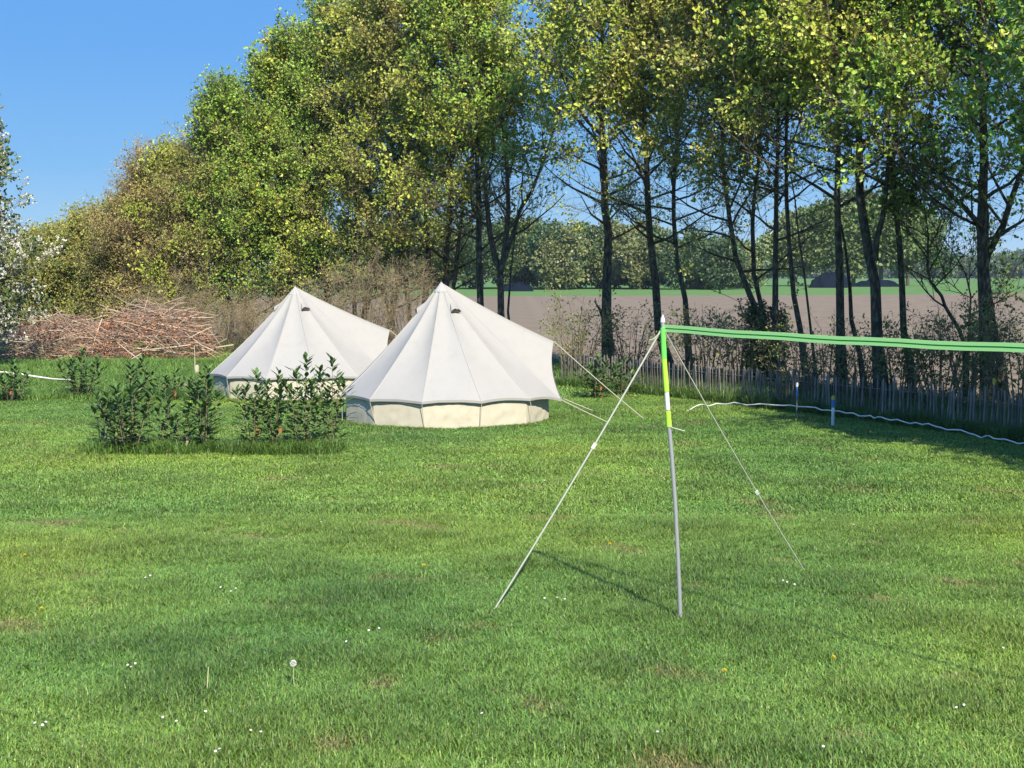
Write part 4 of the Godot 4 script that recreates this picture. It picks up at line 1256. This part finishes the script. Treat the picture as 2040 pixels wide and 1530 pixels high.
func make_flowers() -> void:
	# dandelions in flower
	for q in [[50, 1108, "yellow dandelion at the left edge of the lawn"], [83, 1218, "yellow dandelion nearest the lower left corner"], [845, 1129, "small yellow dandelion left of the left guy rope"], [1215, 1085, "yellow dandelion between the left guy rope and the post"], [1443, 1345, "pale yellow dandelion right below the net post"], [1660, 1318, "tiny yellow dandelion near the tape's shadow"]]:
		var root := thing("dandelion", ground_at(q[0], q[1] + 16), q[2], "flower", "yellow dandelions")
		var b := MB.new()
		b.tube([Vector3(0, 0, 0), Vector3(0.004, 0.05, 0), Vector3(0, 0.085, 0.004)], [0.003, 0.003, 0.003], 5, Color(0.15, 0.22, 0.06))
		part(root, "stalk", b.mesh(M.petal))
		var f := MB.new()
		for k in 40:
			var a := k * 2.4
			var e := 0.25 + 1.1 * (k / 40.0)
			var d := Vector3(cos(a) * cos(e), sin(e), sin(a) * cos(e))
			f.diamond(Vector3(0, 0.085, 0), d, d.cross(Vector3(0.1, 1, 0.2)).normalized(), 0.021, 0.007, Color(0.85, 0.63, 0.03) * rf(0.85, 1.1))
		part(root, "flower_head", f.mesh(M.petal))
	# the seed head
	var g := ground_at(588, 1378)
	var root := thing("dandelion_clock", g, "white round dandelion seed head on a tall stalk", "flower")
	var st := MB.new()
	st.tube([Vector3(0.0, 0, 0), Vector3(-0.012, 0.1, 0), Vector3(-0.01, 0.19, 0.005)], [0.0035, 0.0032, 0.003], 6, Color(0.42, 0.45, 0.25))
	part(root, "stalk", st.mesh(M.petal))
	var ball := MB.new()
	var o := Vector3(-0.01, 0.195, 0.005)
	for k in 150:
		var d := rdir()
		ball.tube([o, o + d * 0.019], [0.0006, 0.0005], 3, Color(0.7, 0.7, 0.64))
		for j in 5:
			var e := (d + rdir() * 0.9).normalized()
			ball.diamond(o + d * 0.018, e, e.cross(rdir()).normalized(), 0.007, 0.0016, Color(0.85, 0.85, 0.82))
	part(root, "seed_head", ball.mesh(M.petal))
	var core := SphereMesh.new()
	core.radius = 0.005; core.height = 0.01; core.radial_segments = 10; core.rings = 6; core.material = M.twig
	part(root, "seed_core", core, Transform3D(Basis(), o))
	root = thing("bare_stalk", ground_at(412, 1388), "pale leafless flower stalk standing in the lower left lawn", "stalk")
	st = MB.new()
	st.tube([Vector3.ZERO, Vector3(0.006, 0.11, 0), Vector3(0.014, 0.2, 0)], [0.004, 0.0035, 0.003], 6, Color(0.55, 0.55, 0.34))
	part(root, "stem", st.mesh(M.petal))
	# daisies
	var spots := [[255, 1333], [270, 1330], [262, 1337], [70, 1452], [92, 1450], [85, 1456], [290, 1154], [300, 1150], [325, 1440], [352, 1448], [410, 1428], [460, 1182], [470, 1176], [440, 1174], [735, 1262], [755, 1258], [690, 1285], [430, 1510], [438, 1505], [500, 1467], [520, 1470], [757, 938], [1568, 1163], [1583, 1168], [1560, 1160], [1110, 1195], [1125, 1198], [1085, 1196], [1920, 1415], [1905, 1420], [1998, 1298], [1640, 1500], [960, 1432], [1310, 1470], [1700, 1045], [1890, 990], [640, 1040], [1085, 955]]
	var bloom := MB.new()
	for k in 14:
		var a := TAU * k / 14.0
		var d := Vector3(cos(a), 0.22, sin(a)).normalized()
		bloom.diamond(Vector3.ZERO, d, Vector3(-sin(a), 0, cos(a)), 0.0105, 0.004, Color(0.8, 0.8, 0.8))
	var bm := bloom.mesh(M.petal)
	var eye := MB.new()
	for k in 12:
		var d := Vector3(rf(-0.7, 0.7), 1, rf(-0.7, 0.7)).normalized()
		eye.diamond(Vector3(0, 0.0005, 0), d, d.cross(Vector3.RIGHT).normalized(), 0.004, 0.004, Color(0.75, 0.5, 0.04))
	var em := eye.mesh(M.petal)
	var sm := MB.new()
	sm.tube([Vector3.ZERO, Vector3(0, 0.08, 0)], [0.0012, 0.0012], 4, Color(0.12, 0.2, 0.05))
	var stm := sm.mesh(M.petal)
	for k in spots.size():
		var dz := thing("daisy", ground_at(spots[k][0], spots[k][1] + 14), "tiny white daisy among the grass blades of the lawn", "flower", "daisies in the lawn")
		var tilt := Basis(Vector3.RIGHT, rf(0.2, 0.8)) * Basis(Vector3.BACK, rf(-0.3, 0.3))
		part(dz, "stalk", stm)
		part(dz, "petals", bm, Transform3D(tilt, Vector3(0, 0.08, 0)))
		part(dz, "flower_eye", em, Transform3D(tilt, Vector3(0, 0.08, 0)))

# ------------------------------------------------------------------ the far side of the field
func far_tree(px: float, py: float, h: float, r: float, tint: Color, label: String, group: String, called := "distant_tree") -> void:
	var g := ground_at(px, py)
	var root := thing(called, g, label, "tree", group)
	var t := MB.new()
	t.tube([Vector3(0, -0.2, 0), Vector3(0, h * 0.3, 0), Vector3(r * 0.05, h * 0.75, 0)], [h * 0.022, h * 0.018, h * 0.005], 6)
	part(root, "trunk", t.mesh(M.bark))
	var where := []
	var tints := []
	var n := 150
	for k in n:
		var d := rdir()
		var s := pow(rng.randf(), 0.33)
		var lump := 0.82 + 0.3 * noise.get_noise_3d(d.x * 40.0 + px, d.y * 40.0, d.z * 40.0)
		var p := Vector3(d.x * r, h * 0.56 + d.y * h * 0.42, d.z * r) * Vector3(s * lump, 1, s * lump)
		p.y = h * 0.56 + d.y * h * 0.42 * s * lump
		where.append(Transform3D(frame(rdir(), rdir(), r * rf(0.16, 0.27)), p))
		tints.append(tint * rf(0.85, 1.4) * 1.25)
	many(root, "crown", S.clump[rng.randi() % 3], where, tints)

func make_distance() -> void:
	# broad trees on the far side of the field, seen between the trunks on the right
	var k := 0
	for q in [[1585, 570, 17.0, 8.5, "pale leafy tree left of the far round-topped trees"], [1640, 570, 20.0, 9.0, "first of the far round-topped trees, above the dark mound"], [1700, 570, 22.5, 10.0, "second of the far round-topped trees across the field"], [1755, 570, 23.5, 10.0, "tallest of the far round-topped trees across the field"], [1808, 569, 19.5, 9.0, "last far round-topped tree before the open sky"]]:
		far_tree(q[0], q[1], q[2], q[3], [Color(0.15, 0.19, 0.06), Color(0.085, 0.135, 0.035), Color(0.12, 0.17, 0.045), Color(0.13, 0.19, 0.05), Color(0.11, 0.17, 0.045)][k], q[4], "far trees across the field")
		k += 1
	# the wood on the left, one mass
	var holder := Node3D.new()
	holder.name = "far_wood"; add_child(holder)
	tag(holder, "dark green wood along the far edge of the field behind the tents", "wood")
	holder.set_meta("kind", "stuff")
	var where := [[], [], []]
	var tints := [[], [], []]
	for t in 62:
		var px := rf(560, 1500)
		var g := ground_at(px, 577 - rf(0, 4))
		var h := rf(9.0, 12.0) * (-g.z / 262.0)
		if px > 1340: h *= 0.85
		var tint: Color = [Color(0.08, 0.13, 0.035), Color(0.11, 0.16, 0.045), Color(0.15, 0.17, 0.06), Color(0.06, 0.105, 0.04)][rng.randi() % 4]
		for j in 60:
			var d := rdir()
			var s := pow(rng.randf(), 0.33)
			var i := rng.randi() % 3
			where[i].append(Transform3D(frame(rdir(), rdir(), rf(0.9, 1.7)), g + Vector3(d.x * 4.2 * s, h * 0.52 + d.y * h * 0.46 * s, d.z * 4.2 * s)))
			tints[i].append(tint * rf(0.85, 1.4) * 1.25)
	for i in 3: many(holder, "crowns", S.clump[i], where[i], tints[i])
	var far := Node3D.new()
	far.name = "far_wood_001"; add_child(far)
	tag(far, "hazy blue-green wood on the horizon at the far right", "wood")
	far.set_meta("kind", "stuff")
	where = [[], [], []]
	tints = [[], [], []]
	for t in 70:
		var px := rf(1420, 2350)
		var g := Vector3((px - 1020) / FOCAL * 900.0, 0, -900.0 + rf(-40, 40))
		var h := rf(11.0, 18.0)
		for j in 40:
			var d := rdir()
			var s := pow(rng.randf(), 0.33)
			var i := rng.randi() % 3
			where[i].append(Transform3D(frame(rdir(), rdir(), rf(2.0, 3.4)), g + Vector3(d.x * 9.0 * s, h * 0.5 + d.y * h * 0.48 * s, d.z * 8.0 * s)))
			tints[i].append(Color(0.12, 0.18, 0.075) * rf(0.85, 1.4))
	for i in 3: many(far, "crowns", S.clump[i], where[i], tints[i])
	# low mound shapes in one even blue-black, in front of the far trees
	for q in [[1652, 573, 4.4, 2.8, "dark blue-black mound in front of the far round-topped trees"], [1745, 571, 6.0, 1.5, "long dark blue-black mound under the tallest far tree"], [1030, 580, 2.8, 1.3, "dark blue-black mound at the far wood's edge above the right tent"]]:
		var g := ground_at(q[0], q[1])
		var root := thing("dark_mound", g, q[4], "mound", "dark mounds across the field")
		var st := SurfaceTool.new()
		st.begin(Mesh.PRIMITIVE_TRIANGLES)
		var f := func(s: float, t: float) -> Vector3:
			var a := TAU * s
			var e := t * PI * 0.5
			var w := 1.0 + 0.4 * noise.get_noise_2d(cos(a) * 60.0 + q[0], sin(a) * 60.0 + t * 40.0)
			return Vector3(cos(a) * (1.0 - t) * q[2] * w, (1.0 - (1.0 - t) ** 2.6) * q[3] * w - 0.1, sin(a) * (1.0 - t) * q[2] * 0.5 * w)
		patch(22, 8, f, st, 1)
		part(root, "mound_shape", finish(st, M.blue_black))

func _ready() -> void:
	rng.seed = 11
	noise.seed = 3; noise.frequency = 0.03
	make_view()
	make_materials()
	make_shared()
	make_ground()
	make_tent(890, 28.8, 2.63, -10.0, 0, 41, "nearer white bell tent, on the right, overlapping the other tent")
	make_tent(598, 34.6, 2.5, -13.0, 0, 57, "farther white bell tent behind the laurel shrubs on the left")
	rng.seed = 101
	make_net()
	make_fence()
	rng.seed = 202
	make_trees()
	make_bushes()
	rng.seed = 303
	make_laurels()
	make_heaps()
	make_odds()
	rng.seed = 404
	make_distance()
	make_grass()
	make_long_grass()
	make_flowers()
